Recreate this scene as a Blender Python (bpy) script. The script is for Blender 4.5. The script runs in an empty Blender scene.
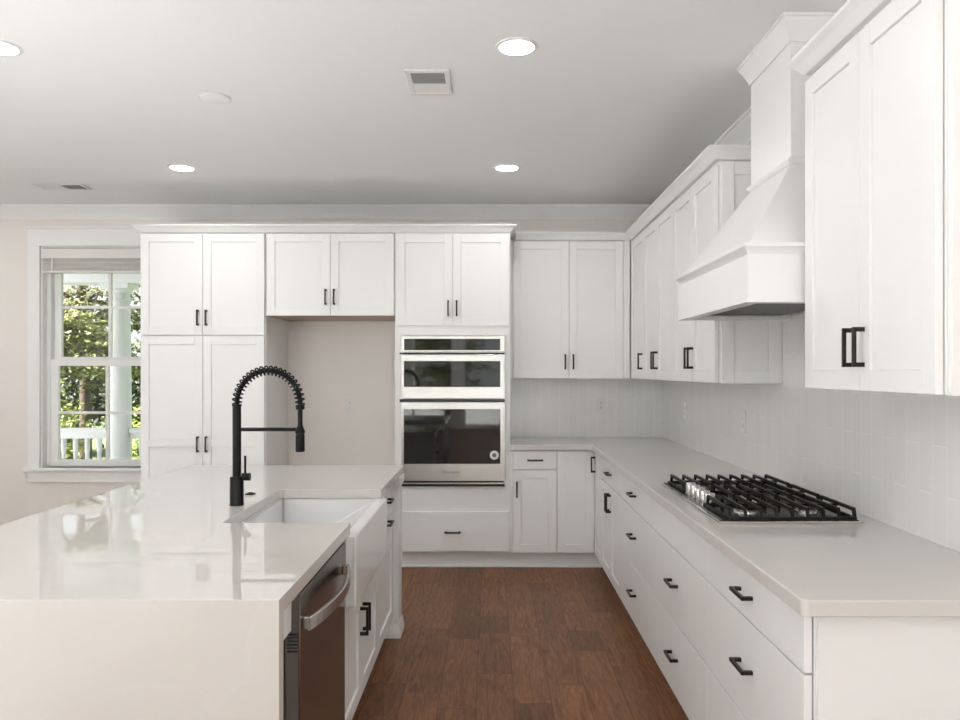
import bpy, bmesh, math, random
from mathutils import Vector, Matrix

PI = math.pi
S = bpy.context.scene
COL = S.collection

# ------------------------------------------------------------------ camera, world, sun, exposure
cam_d = bpy.data.cameras.new('camera')
cam_d.sensor_width = 36.0
cam_d.lens = 36.0 * 760.0 / 960.0
cam_d.shift_x = -11.0 / 960.0
cam_d.shift_y = 11.0 / 960.0
cam_d.clip_start = 0.05
cam_d.clip_end = 200
cam = bpy.data.objects.new('camera', cam_d)
cam.location = (0, 0, 1.453)
cam.rotation_euler = (PI / 2, 0, 0)
COL.objects.link(cam)
S.camera = cam

S.view_settings.view_transform = 'Standard'
S.view_settings.look = 'None'
S.view_settings.gamma = 1.0
S.view_settings.use_curve_mapping = False
S.view_settings.exposure = 0.62

WORLD_SKY = 0.8        # sky over the trees in front
WORLD_BRIGHT = 1.3      # the sunlit half of the sky and ground behind the camera
w = bpy.data.worlds.new('world')
S.world = w
w.use_nodes = True
wt = w.node_tree
wt.nodes.clear()
w_out = wt.nodes.new('ShaderNodeOutputWorld')
w_bg = wt.nodes.new('ShaderNodeBackground')
w_tc = wt.nodes.new('ShaderNodeTexCoord')
w_sep = wt.nodes.new('ShaderNodeSeparateXYZ')
w_map = wt.nodes.new('ShaderNodeMapRange')
w_map.inputs['From Min'].default_value = 0.15
w_map.inputs['From Max'].default_value = -0.15
w_map.inputs['To Min'].default_value = WORLD_SKY
w_map.inputs['To Max'].default_value = WORLD_BRIGHT
w_bg.inputs['Color'].default_value = (0.93, 0.97, 1.0, 1)
wt.links.new(w_tc.outputs['Generated'], w_sep.inputs[0])
w_add = wt.nodes.new('ShaderNodeMath')
w_add.operation = 'MULTIPLY_ADD'
w_add.inputs[1].default_value = 0.0
wt.links.new(w_sep.outputs['X'], w_add.inputs[0])
wt.links.new(w_sep.outputs['Y'], w_add.inputs[2])
wt.links.new(w_add.outputs[0], w_map.inputs['Value'])
wt.links.new(w_map.outputs[0], w_bg.inputs['Strength'])
wt.links.new(w_bg.outputs[0], w_out.inputs['Surface'])

sun_d = bpy.data.lights.new('sun', 'SUN')
sun_d.energy = 23.0
sun_d.angle = math.radians(0.6)
sun_d.color = (1.0, 0.985, 0.97)
sun = bpy.data.objects.new('sun', sun_d)
sun.rotation_euler = Vector((0.64, 0.32, -0.70)).to_track_quat('-Z', 'Y').to_euler()
COL.objects.link(sun)
LAMP_W = 2.3           # each recessed ceiling lamp

# ------------------------------------------------------------------ key dimensions (metres)
YB = 6.18      # back wall
XR = 1.398     # right wall
XL = -5.6      # left wall
YR = -8.0      # rear wall
ZC = 2.79      # ceiling
YT = 5.55      # face of tall and base units on the back wall
YU = 5.855     # face of the wall units on the back wall
XF = 0.756     # face of the base units on the right wall
XU = 1.073     # face of the wall units on the right wall
ZT = 0.915     # worktop
ZTOP = 2.463   # top of the units


# ------------------------------------------------------------------ materials
def new_mat(name):
    m = bpy.data.materials.new(name)
    m.use_nodes = True
    return m, m.node_tree, m.node_tree.nodes['Principled BSDF']


def pbr(name, col, rough=0.5, metal=0.0, spec=0.5, noise=0.0, nscale=6.0, bump=0.0, bscale=60.0, coat=0.0):
    m, t, b = new_mat(name)
    b.inputs['Base Color'].default_value = (*col, 1)
    b.inputs['Roughness'].default_value = rough
    b.inputs['Metallic'].default_value = metal
    b.inputs['Specular IOR Level'].default_value = spec
    if coat:
        b.inputs['Coat Weight'].default_value = coat
        b.inputs['Coat Roughness'].default_value = 0.08
    tc = t.nodes.new('ShaderNodeTexCoord')
    if noise:
        n = t.nodes.new('ShaderNodeTexNoise')
        n.inputs['Scale'].default_value = nscale
        n.inputs['Detail'].default_value = 4
        t.links.new(tc.outputs['Object'], n.inputs['Vector'])
        mx = t.nodes.new('ShaderNodeMix')
        mx.data_type = 'RGBA'
        mx.inputs[6].default_value = (*[c * (1 - noise) for c in col], 1)
        mx.inputs[7].default_value = (*[min(1, c * (1 + noise)) for c in col], 1)
        t.links.new(n.outputs['Fac'], mx.inputs[0])
        t.links.new(mx.outputs[2], b.inputs['Base Color'])
    if bump:
        n2 = t.nodes.new('ShaderNodeTexNoise')
        n2.inputs['Scale'].default_value = bscale
        t.links.new(tc.outputs['Object'], n2.inputs['Vector'])
        bp = t.nodes.new('ShaderNodeBump')
        bp.inputs['Strength'].default_value = bump
        bp.inputs['Distance'].default_value = 0.002
        t.links.new(n2.outputs['Fac'], bp.inputs['Height'])
        t.links.new(bp.outputs['Normal'], b.inputs['Normal'])
    return m


M = {}
M['cab'] = pbr('cabinet_paint', (0.90, 0.897, 0.892), 0.34, noise=0.012, nscale=3, bump=0.02, bscale=90)
M['cab_in'] = pbr('cabinet_side', (0.90, 0.897, 0.892), 0.38, noise=0.012, nscale=3)
M['trim'] = pbr('trim_paint', (0.905, 0.90, 0.893), 0.38, noise=0.01)
M['wall'] = pbr('wall_paint', (0.87, 0.83, 0.795), 0.65, noise=0.012, nscale=2, bump=0.05, bscale=160)
M['ceil'] = pbr('ceiling_paint', (0.945, 0.948, 0.95), 0.8, noise=0.01, nscale=2, bump=0.05, bscale=160)
M['bronze'] = pbr('dark_bronze', (0.028, 0.022, 0.020), 0.38, 0.6, noise=0.1, nscale=80)
M['black'] = pbr('matte_black', (0.006, 0.006, 0.007), 0.42, 0.0, 0.25, noise=0.1, nscale=60)
M['iron'] = pbr('cast_iron', (0.014, 0.011, 0.010), 0.5, 0.0, 0.3, noise=0.25, nscale=90, bump=0.15, bscale=300)
M['glossblack'] = pbr('black_glass', (0.012, 0.012, 0.013), 0.03, 0.0, 0.6, noise=0.02)
M['steel'] = pbr('brushed_steel', (0.55, 0.54, 0.53), 0.27, 1.0, noise=0.03, nscale=20)
M['steel_hi'] = pbr('bright_steel', (0.62, 0.61, 0.60), 0.2, 1.0, noise=0.02)
M['handle_dark'] = pbr('dark_handle_steel', (0.03, 0.03, 0.032), 0.25, 0.3, noise=0.05)
M['deck_black'] = pbr('black_enamel', (0.018, 0.016, 0.015), 0.22, 0.0, noise=0.1, nscale=20)
M['darksteel'] = pbr('dark_steel', (0.10, 0.098, 0.096), 0.3, 0.9, noise=0.05)
M['dwsteel'] = pbr('dishwasher_steel', (0.20, 0.18, 0.17), 0.2, 1.0, noise=0.04, nscale=14)
M['vent'] = pbr('vent_dark', (0.02, 0.02, 0.02), 0.6, noise=0.05)
M['insert'] = pbr('hood_insert_grey', (0.016, 0.017, 0.020), 0.4, 0.0, noise=0.08)
M['ceramic'] = pbr('fireclay', (0.85, 0.85, 0.85), 0.07, 0, 0.5, noise=0.005)
M['plastic'] = pbr('white_plastic', (0.82, 0.81, 0.79), 0.35, noise=0.01)
M['grille'] = pbr('grille_grey', (0.34, 0.34, 0.34), 0.5, noise=0.02)
M['wood_tan'] = pbr('raw_maple', (0.50, 0.36, 0.25), 0.5, noise=0.08, nscale=10)
M['white_out'] = pbr('exterior_white', (0.65, 0.665, 0.70), 0.5, noise=0.015)
M['deck'] = pbr('porch_boards', (0.42, 0.41, 0.40), 0.6, noise=0.08)
M['bark'] = pbr('bark', (0.06, 0.038, 0.025), 0.85, noise=0.35, nscale=12, bump=0.4, bscale=40)
M['ground'] = pbr('lawn_soil', (0.11, 0.15, 0.05), 0.95, noise=0.35, nscale=3, bump=0.3, bscale=20)
M['bounce_ground'] = pbr('pale_bounce_ground', (0.74, 0.73, 0.71), 0.85, noise=0.06, nscale=3)
M['darkwood'] = pbr('dark_walnut', (0.045, 0.028, 0.02), 0.35, noise=0.2, nscale=9)
M['blind'] = pbr('blind_slat', (0.80, 0.78, 0.75), 0.45, noise=0.015)
M['rug'] = pbr('bounce_rug_wool', (0.80, 0.78, 0.75), 0.95, noise=0.03, nscale=30, bump=0.3, bscale=250)
M['sticker'] = pbr('sticker_white', (0.85, 0.85, 0.85), 0.4, noise=0.005)
M['sticker_grey'] = pbr('sticker_grey', (0.12, 0.12, 0.13), 0.5, noise=0.02)


def leaf_mat(name, c1, c2):
    m, t, b = new_mat(name)
    g = t.nodes.new('ShaderNodeNewGeometry')
    r = t.nodes.new('ShaderNodeValToRGB')
    r.color_ramp.elements[0].color = (*c1, 1)
    r.color_ramp.elements[1].color = (*c2, 1)
    t.links.new(g.outputs['Random Per Island'], r.inputs[0])
    t.links.new(r.outputs[0], b.inputs['Base Color'])
    b.inputs['Roughness'].default_value = 0.55
    tr = t.nodes.new('ShaderNodeBsdfTranslucent')
    t.links.new(r.outputs[0], tr.inputs['Color'])
    mx = t.nodes.new('ShaderNodeMixShader')
    mx.inputs[0].default_value = 0.35
    out = t.nodes['Material Output']
    t.links.new(b.outputs[0], mx.inputs[1])
    t.links.new(tr.outputs[0], mx.inputs[2])
    t.links.new(mx.outputs[0], out.inputs['Surface'])
    return m


M['leaf_lime'] = leaf_mat('leaf_lime', (0.10, 0.14, 0.022), (0.40, 0.43, 0.12))
M['leaf_olive'] = leaf_mat('leaf_olive', (0.065, 0.082, 0.02), (0.34, 0.35, 0.14))
M['leaf_dark'] = leaf_mat('leaf_dark', (0.02, 0.035, 0.014), (0.06, 0.08, 0.03))


def glass_mat():
    m, t, b = new_mat('window_glass')
    t.nodes.remove(b)
    tr = t.nodes.new('ShaderNodeBsdfTransparent')
    tr.inputs['Color'].default_value = (0.97, 0.98, 0.98, 1)
    gl = t.nodes.new('ShaderNodeBsdfGlossy')
    gl.inputs['Roughness'].default_value = 0.0
    fr = t.nodes.new('ShaderNodeFresnel')
    fr.inputs['IOR'].default_value = 1.35
    mx = t.nodes.new('ShaderNodeMixShader')
    t.links.new(fr.outputs[0], mx.inputs[0])
    t.links.new(tr.outputs[0], mx.inputs[1])
    t.links.new(gl.outputs[0], mx.inputs[2])
    t.links.new(mx.outputs[0], t.nodes['Material Output'].inputs['Surface'])
    return m


M['glass'] = glass_mat()


def lamp_mat():
    m, t, b = new_mat('lamp_diffuser')
    b.inputs['Base Color'].default_value = (0.9, 0.9, 0.9, 1)
    b.inputs['Emission Color'].default_value = (1.0, 0.98, 0.95, 1)
    b.inputs['Emission Strength'].default_value = 6.0
    return m


M['lamp'] = lamp_mat()


def math_node(t, op, a, b=None, c=None):
    n = t.nodes.new('ShaderNodeMath')
    n.operation = op
    for i, v in enumerate((a, b, c)):
        if v is None:
            continue
        if isinstance(v, (int, float)):
            n.inputs[i].default_value = v
        else:
            t.links.new(v, n.inputs[i])
    return n.outputs[0]


def mix_rgb(t, fac, a, b, mode='MIX'):
    n = t.nodes.new('ShaderNodeMix')
    n.data_type = 'RGBA'
    n.blend_type = mode
    for i, v in ((0, fac), (6, a), (7, b)):
        if isinstance(v, (int, float)):
            n.inputs[i].default_value = v
        elif isinstance(v, tuple):
            n.inputs[i].default_value = (*v, 1)
        else:
            t.links.new(v, n.inputs[i])
    return n.outputs[2]


def floor_mat():
    m, t, b = new_mat('brown_plank_floor')
    tc = t.nodes.new('ShaderNodeTexCoord')
    sp = t.nodes.new('ShaderNodeSeparateXYZ')
    t.links.new(tc.outputs['Object'], sp.inputs[0])
    X, Y = sp.outputs['X'], sp.outputs['Y']
    W_, L_ = 0.165, 0.85
    xs = math_node(t, 'DIVIDE', math_node(t, 'ADD', X, 20.03), W_)
    row = math_node(t, 'FLOOR', xs)
    fx = math_node(t, 'FRACT', xs)
    wn = t.nodes.new('ShaderNodeTexWhiteNoise')
    wn.noise_dimensions = '1D'
    t.links.new(row, wn.inputs['W'])
    ys = math_node(t, 'ADD', math_node(t, 'DIVIDE', math_node(t, 'ADD', Y, 20.0), L_), math_node(t, 'MULTIPLY', wn.outputs['Value'], 7.3))
    cell = math_node(t, 'FLOOR', ys)
    fy = math_node(t, 'FRACT', ys)
    # each cell split in two boards at a random place
    cv = t.nodes.new('ShaderNodeCombineXYZ')
    t.links.new(row, cv.inputs[0])
    t.links.new(cell, cv.inputs[1])
    w2 = t.nodes.new('ShaderNodeTexWhiteNoise')
    w2.noise_dimensions = '3D'
    t.links.new(cv.outputs[0], w2.inputs['Vector'])
    cut = math_node(t, 'MULTIPLY_ADD', w2.outputs['Value'], 1.1, 0.25)
    side = math_node(t, 'GREATER_THAN', fy, cut)
    cv2 = t.nodes.new('ShaderNodeCombineXYZ')
    t.links.new(row, cv2.inputs[0])
    t.links.new(cell, cv2.inputs[1])
    t.links.new(side, cv2.inputs[2])
    w3 = t.nodes.new('ShaderNodeTexWhiteNoise')
    w3.noise_dimensions = '3D'
    t.links.new(cv2.outputs[0], w3.inputs['Vector'])
    rnd = w3.outputs['Value']
    # seams
    ex = math_node(t, 'MULTIPLY', math_node(t, 'MINIMUM', fx, math_node(t, 'SUBTRACT', 1.0, fx)), W_)
    ey = math_node(t, 'MULTIPLY', math_node(t, 'MINIMUM', fy, math_node(t, 'SUBTRACT', 1.0, fy)), L_)
    ec = math_node(t, 'MULTIPLY', math_node(t, 'ABSOLUTE', math_node(t, 'SUBTRACT', fy, cut)), L_)
    e = math_node(t, 'MINIMUM', ex, math_node(t, 'MINIMUM', ey, ec))
    seam = math_node(t, 'LESS_THAN', e, 0.0016)
    # grain, shifted per board
    gv = t.nodes.new('ShaderNodeCombineXYZ')
    t.links.new(math_node(t, 'MULTIPLY', X, 26.0), gv.inputs[0])
    t.links.new(math_node(t, 'MULTIPLY_ADD', rnd, 37.0, math_node(t, 'MULTIPLY', Y, 3.2)), gv.inputs[1])
    t.links.new(math_node(t, 'MULTIPLY', rnd, 50.0), gv.inputs[2])
    gn = t.nodes.new('ShaderNodeTexNoise')
    gn.inputs['Scale'].default_value = 1.0
    gn.inputs['Detail'].default_value = 6
    gn.inputs['Roughness'].default_value = 0.62
    gn.inputs['Distortion'].default_value = 1.6
    t.links.new(gv.outputs[0], gn.inputs['Vector'])
    fine = t.nodes.new('ShaderNodeTexNoise')
    fine.inputs['Scale'].default_value = 4.0
    fine.inputs['Detail'].default_value = 3
    t.links.new(gv.outputs[0], fine.inputs['Vector'])
    ramp = t.nodes.new('ShaderNodeValToRGB')
    ramp.color_ramp.elements[0].position = 0.32
    ramp.color_ramp.elements[0].color = (0.085, 0.029, 0.010, 1)
    ramp.color_ramp.elements[1].position = 0.70
    ramp.color_ramp.elements[1].color = (0.285, 0.128, 0.055, 1)
    g2 = math_node(t, 'ADD', math_node(t, 'MULTIPLY', gn.outputs['Fac'], 0.7), math_node(t, 'MULTIPLY', fine.outputs['Fac'], 0.3))
    t.links.new(g2, ramp.inputs[0])
    val = math_node(t, 'MULTIPLY_ADD', rnd, 0.52, 0.82)
    sc = t.nodes.new('ShaderNodeVectorMath')
    sc.operation = 'SCALE'
    t.links.new(ramp.outputs[0], sc.inputs[0])
    t.links.new(val, sc.inputs['Scale'])
    colr = mix_rgb(t, math_node(t, 'MULTIPLY', seam, 0.85), sc.outputs[0], (0.055, 0.024, 0.011))
    t.links.new(colr, b.inputs['Base Color'])
    b.inputs['Roughness'].default_value = 0.42
    b.inputs['Specular IOR Level'].default_value = 0.4
    bp = t.nodes.new('ShaderNodeBump')
    bp.inputs['Strength'].default_value = 0.25
    bp.inputs['Distance'].default_value = 0.0015
    t.links.new(math_node(t, 'SUBTRACT', g2, seam), bp.inputs['Height'])
    t.links.new(bp.outputs[0], b.inputs['Normal'])
    return m


M['floor'] = floor_mat()


def tile_mat(name, axis):
    m, t, b = new_mat(name)
    tc = t.nodes.new('ShaderNodeTexCoord')
    sp = t.nodes.new('ShaderNodeSeparateXYZ')
    t.links.new(tc.outputs['Object'], sp.inputs[0])
    cb = t.nodes.new('ShaderNodeCombineXYZ')
    t.links.new(math_node(t, 'ADD', sp.outputs['Z'], 4 * 0.305 - 0.915), cb.inputs[0])
    t.links.new(math_node(t, 'ADD', sp.outputs[axis], 10.0), cb.inputs[1])
    br = t.nodes.new('ShaderNodeTexBrick')
    br.inputs['Scale'].default_value = 1.0
    br.inputs['Brick Width'].default_value = 0.305
    br.inputs['Row Height'].default_value = 0.0765
    br.inputs['Mortar Size'].default_value = 0.0026
    br.inputs['Mortar Smooth'].default_value = 0.3
    br.inputs['Bias'].default_value = 0.0
    br.offset = 0.5
    br.inputs['Color1'].default_value = (0.885, 0.875, 0.86, 1)
    br.inputs['Color2'].default_value = (0.86, 0.848, 0.832, 1)
    br.inputs['Mortar'].default_value = (0.94, 0.935, 0.925, 1)
    t.links.new(cb.outputs[0], br.inputs['Vector'])
    t.links.new(br.outputs['Color'], b.inputs['Base Color'])
    b.inputs['Roughness'].default_value = 0.16
    n = t.nodes.new('ShaderNodeTexNoise')
    n.inputs['Scale'].default_value = 14
    t.links.new(tc.outputs['Object'], n.inputs['Vector'])
    h = math_node(t, 'SUBTRACT', math_node(t, 'MULTIPLY', n.outputs['Fac'], 0.8), math_node(t, 'MULTIPLY', br.outputs['Fac'], 0.5))
    bp = t.nodes.new('ShaderNodeBump')
    bp.inputs['Strength'].default_value = 0.35
    bp.inputs['Distance'].default_value = 0.002
    t.links.new(h, bp.inputs['Height'])
    t.links.new(bp.outputs[0], b.inputs['Normal'])
    return m


M['tile_x'] = tile_mat('tile_back', 'X')
M['tile_y'] = tile_mat('tile_right', 'Y')


def quartz(name, base, vein, rough):
    m, t, b = new_mat(name)
    tc = t.nodes.new('ShaderNodeTexCoord')
    n = t.nodes.new('ShaderNodeTexNoise')
    n.inputs['Scale'].default_value = 1.3
    n.inputs['Detail'].default_value = 5
    n.inputs['Distortion'].default_value = 0.8
    t.links.new(tc.outputs['Object'], n.inputs['Vector'])
    d = math_node(t, 'ABSOLUTE', math_node(t, 'SUBTRACT', n.outputs['Fac'], 0.5))
    r = t.nodes.new('ShaderNodeMapRange')
    r.inputs['From Min'].default_value = 0.0
    r.inputs['From Max'].default_value = 0.012
    r.inputs['To Min'].default_value = 1.0
    r.inputs['To Max'].default_value = 0.0
    t.links.new(d, r.inputs['Value'])
    n2 = t.nodes.new('ShaderNodeTexNoise')
    n2.inputs['Scale'].default_value = 3.1
    t.links.new(tc.outputs['Object'], n2.inputs['Vector'])
    f = math_node(t, 'MULTIPLY', r.outputs[0], math_node(t, 'MULTIPLY', n2.outputs['Fac'], 0.3))
    n3 = t.nodes.new('ShaderNodeTexNoise')
    n3.inputs['Scale'].default_value = 220
    t.links.new(tc.outputs['Object'], n3.inputs['Vector'])
    c0 = mix_rgb(t, math_node(t, 'MULTIPLY', n3.outputs['Fac'], 0.5), base, tuple(c * 0.95 for c in base))
    c = mix_rgb(t, f, c0, vein)
    t.links.new(c, b.inputs['Base Color'])
    b.inputs['Roughness'].default_value = rough
    b.inputs['Specular IOR Level'].default_value = 0.5
    return m


M['quartz'] = quartz('warm_white_quartz', (0.675, 0.65, 0.622), (0.74, 0.735, 0.725), 0.012)


# ------------------------------------------------------------------ mesh helpers
class MB:
    def __init__(self):
        self.bm = bmesh.new()

    def box(self, x0, x1, y0, y1, z0, z1):
        xs, ys, zs = sorted((x0, x1)), sorted((y0, y1)), sorted((z0, z1))
        v = [self.bm.verts.new((x, y, z)) for z in zs for y in ys for x in xs]
        for f in ((0, 2, 3, 1), (4, 5, 7, 6), (0, 1, 5, 4), (2, 6, 7, 3), (0, 4, 6, 2), (1, 3, 7, 5)):
            self.bm.faces.new([v[i] for i in f])
        return self

    def prism(self, pts, z0, z1):
        """polygon in x,y (counter-clockwise) extruded along z"""
        a = [self.bm.verts.new((p[0], p[1], z0)) for p in pts]
        b = [self.bm.verts.new((p[0], p[1], z1)) for p in pts]
        n = len(pts)
        self.bm.faces.new(a[::-1])
        self.bm.faces.new(b)
        for i in range(n):
            self.bm.faces.new((a[i], a[(i + 1) % n], b[(i + 1) % n], b[i]))
        return self

    def frustum(self, lo, hi, z0, z1):
        """lo, hi = (x0,x1,y0,y1)"""
        v = []
        for (x0, x1, y0, y1), z in ((lo, z0), (hi, z1)):
            v += [self.bm.verts.new(p) for p in ((x0, y0, z), (x1, y0, z), (x1, y1, z), (x0, y1, z))]
        for f in ((3, 2, 1, 0), (4, 5, 6, 7), (0, 1, 5, 4), (1, 2, 6, 5), (2, 3, 7, 6), (3, 0, 4, 7)):
            self.bm.faces.new([v[i] for i in f])
        return self

    def lathe(self, prof, cx=0, cy=0, cz=0, seg=24, axis='Z', cap=True):
        rings = []
        for r, h in prof:
            ring = []
            for k in range(seg):
                a = 2 * PI * k / seg
                u, vv = r * math.cos(a), r * math.sin(a)
                if axis == 'Z':
                    p = (cx + u, cy + vv, cz + h)
                elif axis == 'X':
                    p = (cx + h, cy + u, cz + vv)
                else:
                    p = (cx - u, cy + h, cz + vv)
                ring.append(self.bm.verts.new(p))
            rings.append(ring)
        for a, b in zip(rings, rings[1:]):
            for k in range(seg):
                self.bm.faces.new((a[k], a[(k + 1) % seg], b[(k + 1) % seg], b[k]))
        if cap:
            if prof[0][0] > 1e-6:
                self.bm.faces.new(rings[0][::-1])
            if prof[-1][0] > 1e-6:
                self.bm.faces.new(rings[-1])
        else:
            for k in range(seg):
                self.bm.faces.new((rings[-1][k], rings[-1][(k + 1) % seg], rings[0][(k + 1) % seg], rings[0][k]))
        bmesh.ops.remove_doubles(self.bm, verts=self.bm.verts, dist=1e-6)
        return self

    def tube(self, pts, r, seg=10):
        pts = [Vector(p) for p in pts]
        rs = r if isinstance(r, (list, tuple)) else [r] * len(pts)
        rings = []
        up = None
        for i, p in enumerate(pts):
            d = (pts[min(i + 1, len(pts) - 1)] - pts[max(i - 1, 0)]).normalized()
            if up is None:
                up = Vector((0, 0, 1)) if abs(d.z) < 0.9 else Vector((1, 0, 0))
            s = d.cross(up)
            if s.length < 1e-5:
                s = d.orthogonal()
            s.normalize()
            up = s.cross(d).normalized()
            rings.append([self.bm.verts.new(p + (s * math.cos(2 * PI * k / seg) + up * math.sin(2 * PI * k / seg)) * rs[i]) for k in range(seg)])
        for a, b in zip(rings, rings[1:]):
            for k in range(seg):
                self.bm.faces.new((a[k], a[(k + 1) % seg], b[(k + 1) % seg], b[k]))
        self.bm.faces.new(rings[0][::-1])
        self.bm.faces.new(rings[-1])
        return self

    def sweep(self, path, prof):
        """profile (out, z) swept along an x,y path; out = to the right of travel; mitred"""
        P = [Vector((p[0], p[1])) for p in path]
        rings = []
        for i, p in enumerate(P):
            ns = []
            if i > 0:
                d = (P[i] - P[i - 1]).normalized()
                ns.append(Vector((d.y, -d.x)))
            if i < len(P) - 1:
                d = (P[i + 1] - P[i]).normalized()
                ns.append(Vector((d.y, -d.x)))
            if len(ns) == 2:
                n = (ns[0] + ns[1]) / (1 + ns[0].dot(ns[1]))
            else:
                n = ns[0]
            rings.append([self.bm.verts.new((p.x + n.x * o, p.y + n.y * o, z)) for o, z in prof])
        k = len(prof)
        for a, b in zip(rings, rings[1:]):
            for j in range(k):
                self.bm.faces.new((a[j], b[j], b[(j + 1) % k], a[(j + 1) % k]))
        self.bm.faces.new(rings[0])
        self.bm.faces.new(rings[-1][::-1])
        return self

    def build(self, name, mat, parent=None, bevel=0.0, smooth=False, seg=2):
        bmesh.ops.recalc_face_normals(self.bm, faces=self.bm.faces)
        me = bpy.data.meshes.new(name)
        self.bm.to_mesh(me)
        self.bm.free()
        me.materials.append(mat)
        if smooth:
            for p in me.polygons:
                p.use_smooth = True
            me.set_sharp_from_angle(angle=math.radians(38))
        o = bpy.data.objects.new(name, me)
        COL.objects.link(o)
        if parent is not None:
            o.parent = parent
        if bevel:
            md = o.modifiers.new('bevel', 'BEVEL')
            md.width = bevel
            md.segments = seg
            md.limit_method = 'ANGLE'
        return o


def box(name, mat, x0, x1, y0, y1, z0, z1, parent=None, bevel=0.0):
    return MB().box(x0, x1, y0, y1, z0, z1).build(name, mat, parent, bevel)


def tag(o, label=None, cat=None, group=None, kind=None):
    if label:
        o['label'] = label
    if cat:
        o['category'] = cat
    if group:
        o['group'] = group
    if kind:
        o['kind'] = kind
    return o


def empty(name, loc=(0, 0, 0), rz=0.0, label=None, cat=None, group=None, kind=None):
    o = bpy.data.objects.new(name, None)
    o.empty_display_size = 0.1
    COL.objects.link(o)
    o.location = loc
    o.rotation_euler = (0, 0, rz)
    return tag(o, label, cat, group, kind)


def copy_tree(o, parent=None):
    c = o.copy()
    COL.objects.link(c)
    c.parent = parent
    for ch in list(o.children):
        copy_tree(ch, c)
    return c


def weld(bm):
    """merge touching blocks into one skin: drop the faces between them"""
    bmesh.ops.remove_doubles(bm, verts=bm.verts, dist=1e-5)
    bm.verts.index_update()
    seen = {}
    for f in bm.faces:
        seen.setdefault(frozenset(v.index for v in f.verts), []).append(f)
    bad = [f for fs in seen.values() if len(fs) > 1 for f in fs]
    bmesh.ops.delete(bm, geom=bad, context='FACES')
    bmesh.ops.recalc_face_normals(bm, faces=bm.faces)
    bmesh.ops.dissolve_limit(bm, angle_limit=0.01, verts=bm.verts, edges=bm.edges)


# ------------------------------------------------------------------ room shell
FX0, FX1, FY0, FY1 = XL - 0.16, XR + 0.16, YR - 0.16, YB + 0.16
tag(box('floor', M['floor'], FX0, FX1, FY0, FY1, -0.12, 0.0), kind='structure')
tag(box('ceiling', M['ceil'], FX0, FX1, FY0, FY1, ZC, ZC + 0.25), kind='structure')


def wall_with_holes(name, mat, along, face, thick, a0, a1, holes):
    """a wall plane with rectangular openings (a0,a1,z0,z1); along = 'X' or 'Y'"""
    mb = MB()
    f0, f1 = face, face + thick
    cuts = sorted(set([a0, a1] + [h[0] for h in holes] + [h[1] for h in holes]))
    for s, e in zip(cuts, cuts[1:]):
        mid = (s + e) / 2
        hs = sorted([(h[2], h[3]) for h in holes if h[0] < mid < h[1]])
        z = 0.0
        for h0, h1 in hs + [(ZC, ZC)]:
            if h0 > z:
                if along == 'X':
                    mb.box(s, e, f0, f1, z, h0)
                else:
                    mb.box(f0, f1, s, e, z, h0)
            z = h1
    bmesh.ops.remove_doubles(mb.bm, verts=mb.bm.verts, dist=1e-5)
    return tag(mb.build(name, mat), kind='structure')


WX0, WX1, WZ0, WZ1 = -3.66, -2.656, 0.668, 2.468
wall_with_holes('wall_back', M['wall'], 'X', YB, 0.16, FX0, FX1, [(WX0, WX1, WZ0, WZ1)])
ADDED_RIGHT_WIN = [(-7.4, -5.3, 0.06, 2.6), (-4.7, -2.6, 0.06, 2.6)]  # unseen openings added behind the camera for light from the right
wall_with_holes('wall_right', M['wall'], 'Y', XR, 0.16, FY0, YB, ADDED_RIGHT_WIN)
ADDED_LEFT_WIN = [(-7.2, -5.1, 0.06, 2.6), (-4.3, -2.2, 0.06, 2.6), (-1.2, 0.9, 0.06, 2.6)]  # added unseen windows: they let in sky light and the sun patch
wall_with_holes('wall_left', M['wall'], 'Y', XL, -0.16, FY0, YB, ADDED_LEFT_WIN)
REAR_WIN = [(-5.3, -3.2, 0.06, 2.6), (-2.95, -0.95, 0.06, 2.6), (-0.70, 1.2, 0.06, 2.6)]  # mirrored in the oven glass; enlarged to admit more daylight
wall_with_holes('wall_rear', M['wall'], 'X', YR, -0.16, XL, XR, REAR_WIN)

# crown moulding under the ceiling, and baseboards
CROWN = [(0.001, ZC - 0.001), (0.001, ZC - 0.108), (0.012, ZC - 0.108), (0.018, ZC - 0.092), (0.040, ZC - 0.062), (0.070, ZC - 0.030), (0.078, ZC - 0.016), (0.090, ZC - 0.014), (0.090, ZC - 0.001)]
tag(MB().sweep([(XL, YR), (XL, YB), (XR, YB), (XR, 3.42)], CROWN).build('trim_1', M['trim']), kind='structure')
tag(MB().sweep([(XR, 2.78), (XR, YR), (XL, YR)], CROWN).build('trim_2', M['trim']), kind='structure')
BASE = [(0.001, 0.001), (0.016, 0.001), (0.016, 0.115), (0.008, 0.135), (0.001, 0.135)]
tag(MB().sweep([(XL, YB), (-2.58, YB)], BASE).build('baseboard_back', M['trim']), kind='structure')
tag(MB().sweep([(XL, YR), (XL, YB)], BASE).build('baseboard_left', M['trim']), kind='structure')
tag(MB().sweep([(XR, 1.80), (XR, YR)], BASE).build('baseboard_right', M['trim']), kind='structure')

rug = empty('added_bounce_rug', (-3.9, -0.6, 0), 0, 'added pale rug bouncing light, left of the island, outside the picture', 'rug')  # added out of view; its pale top bounces sunlight onto the ceiling
box('pile', M['rug'], -1.6, 2.0, -6.5, 5.2, 0.001, 0.014, rug, 0.004)

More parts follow.
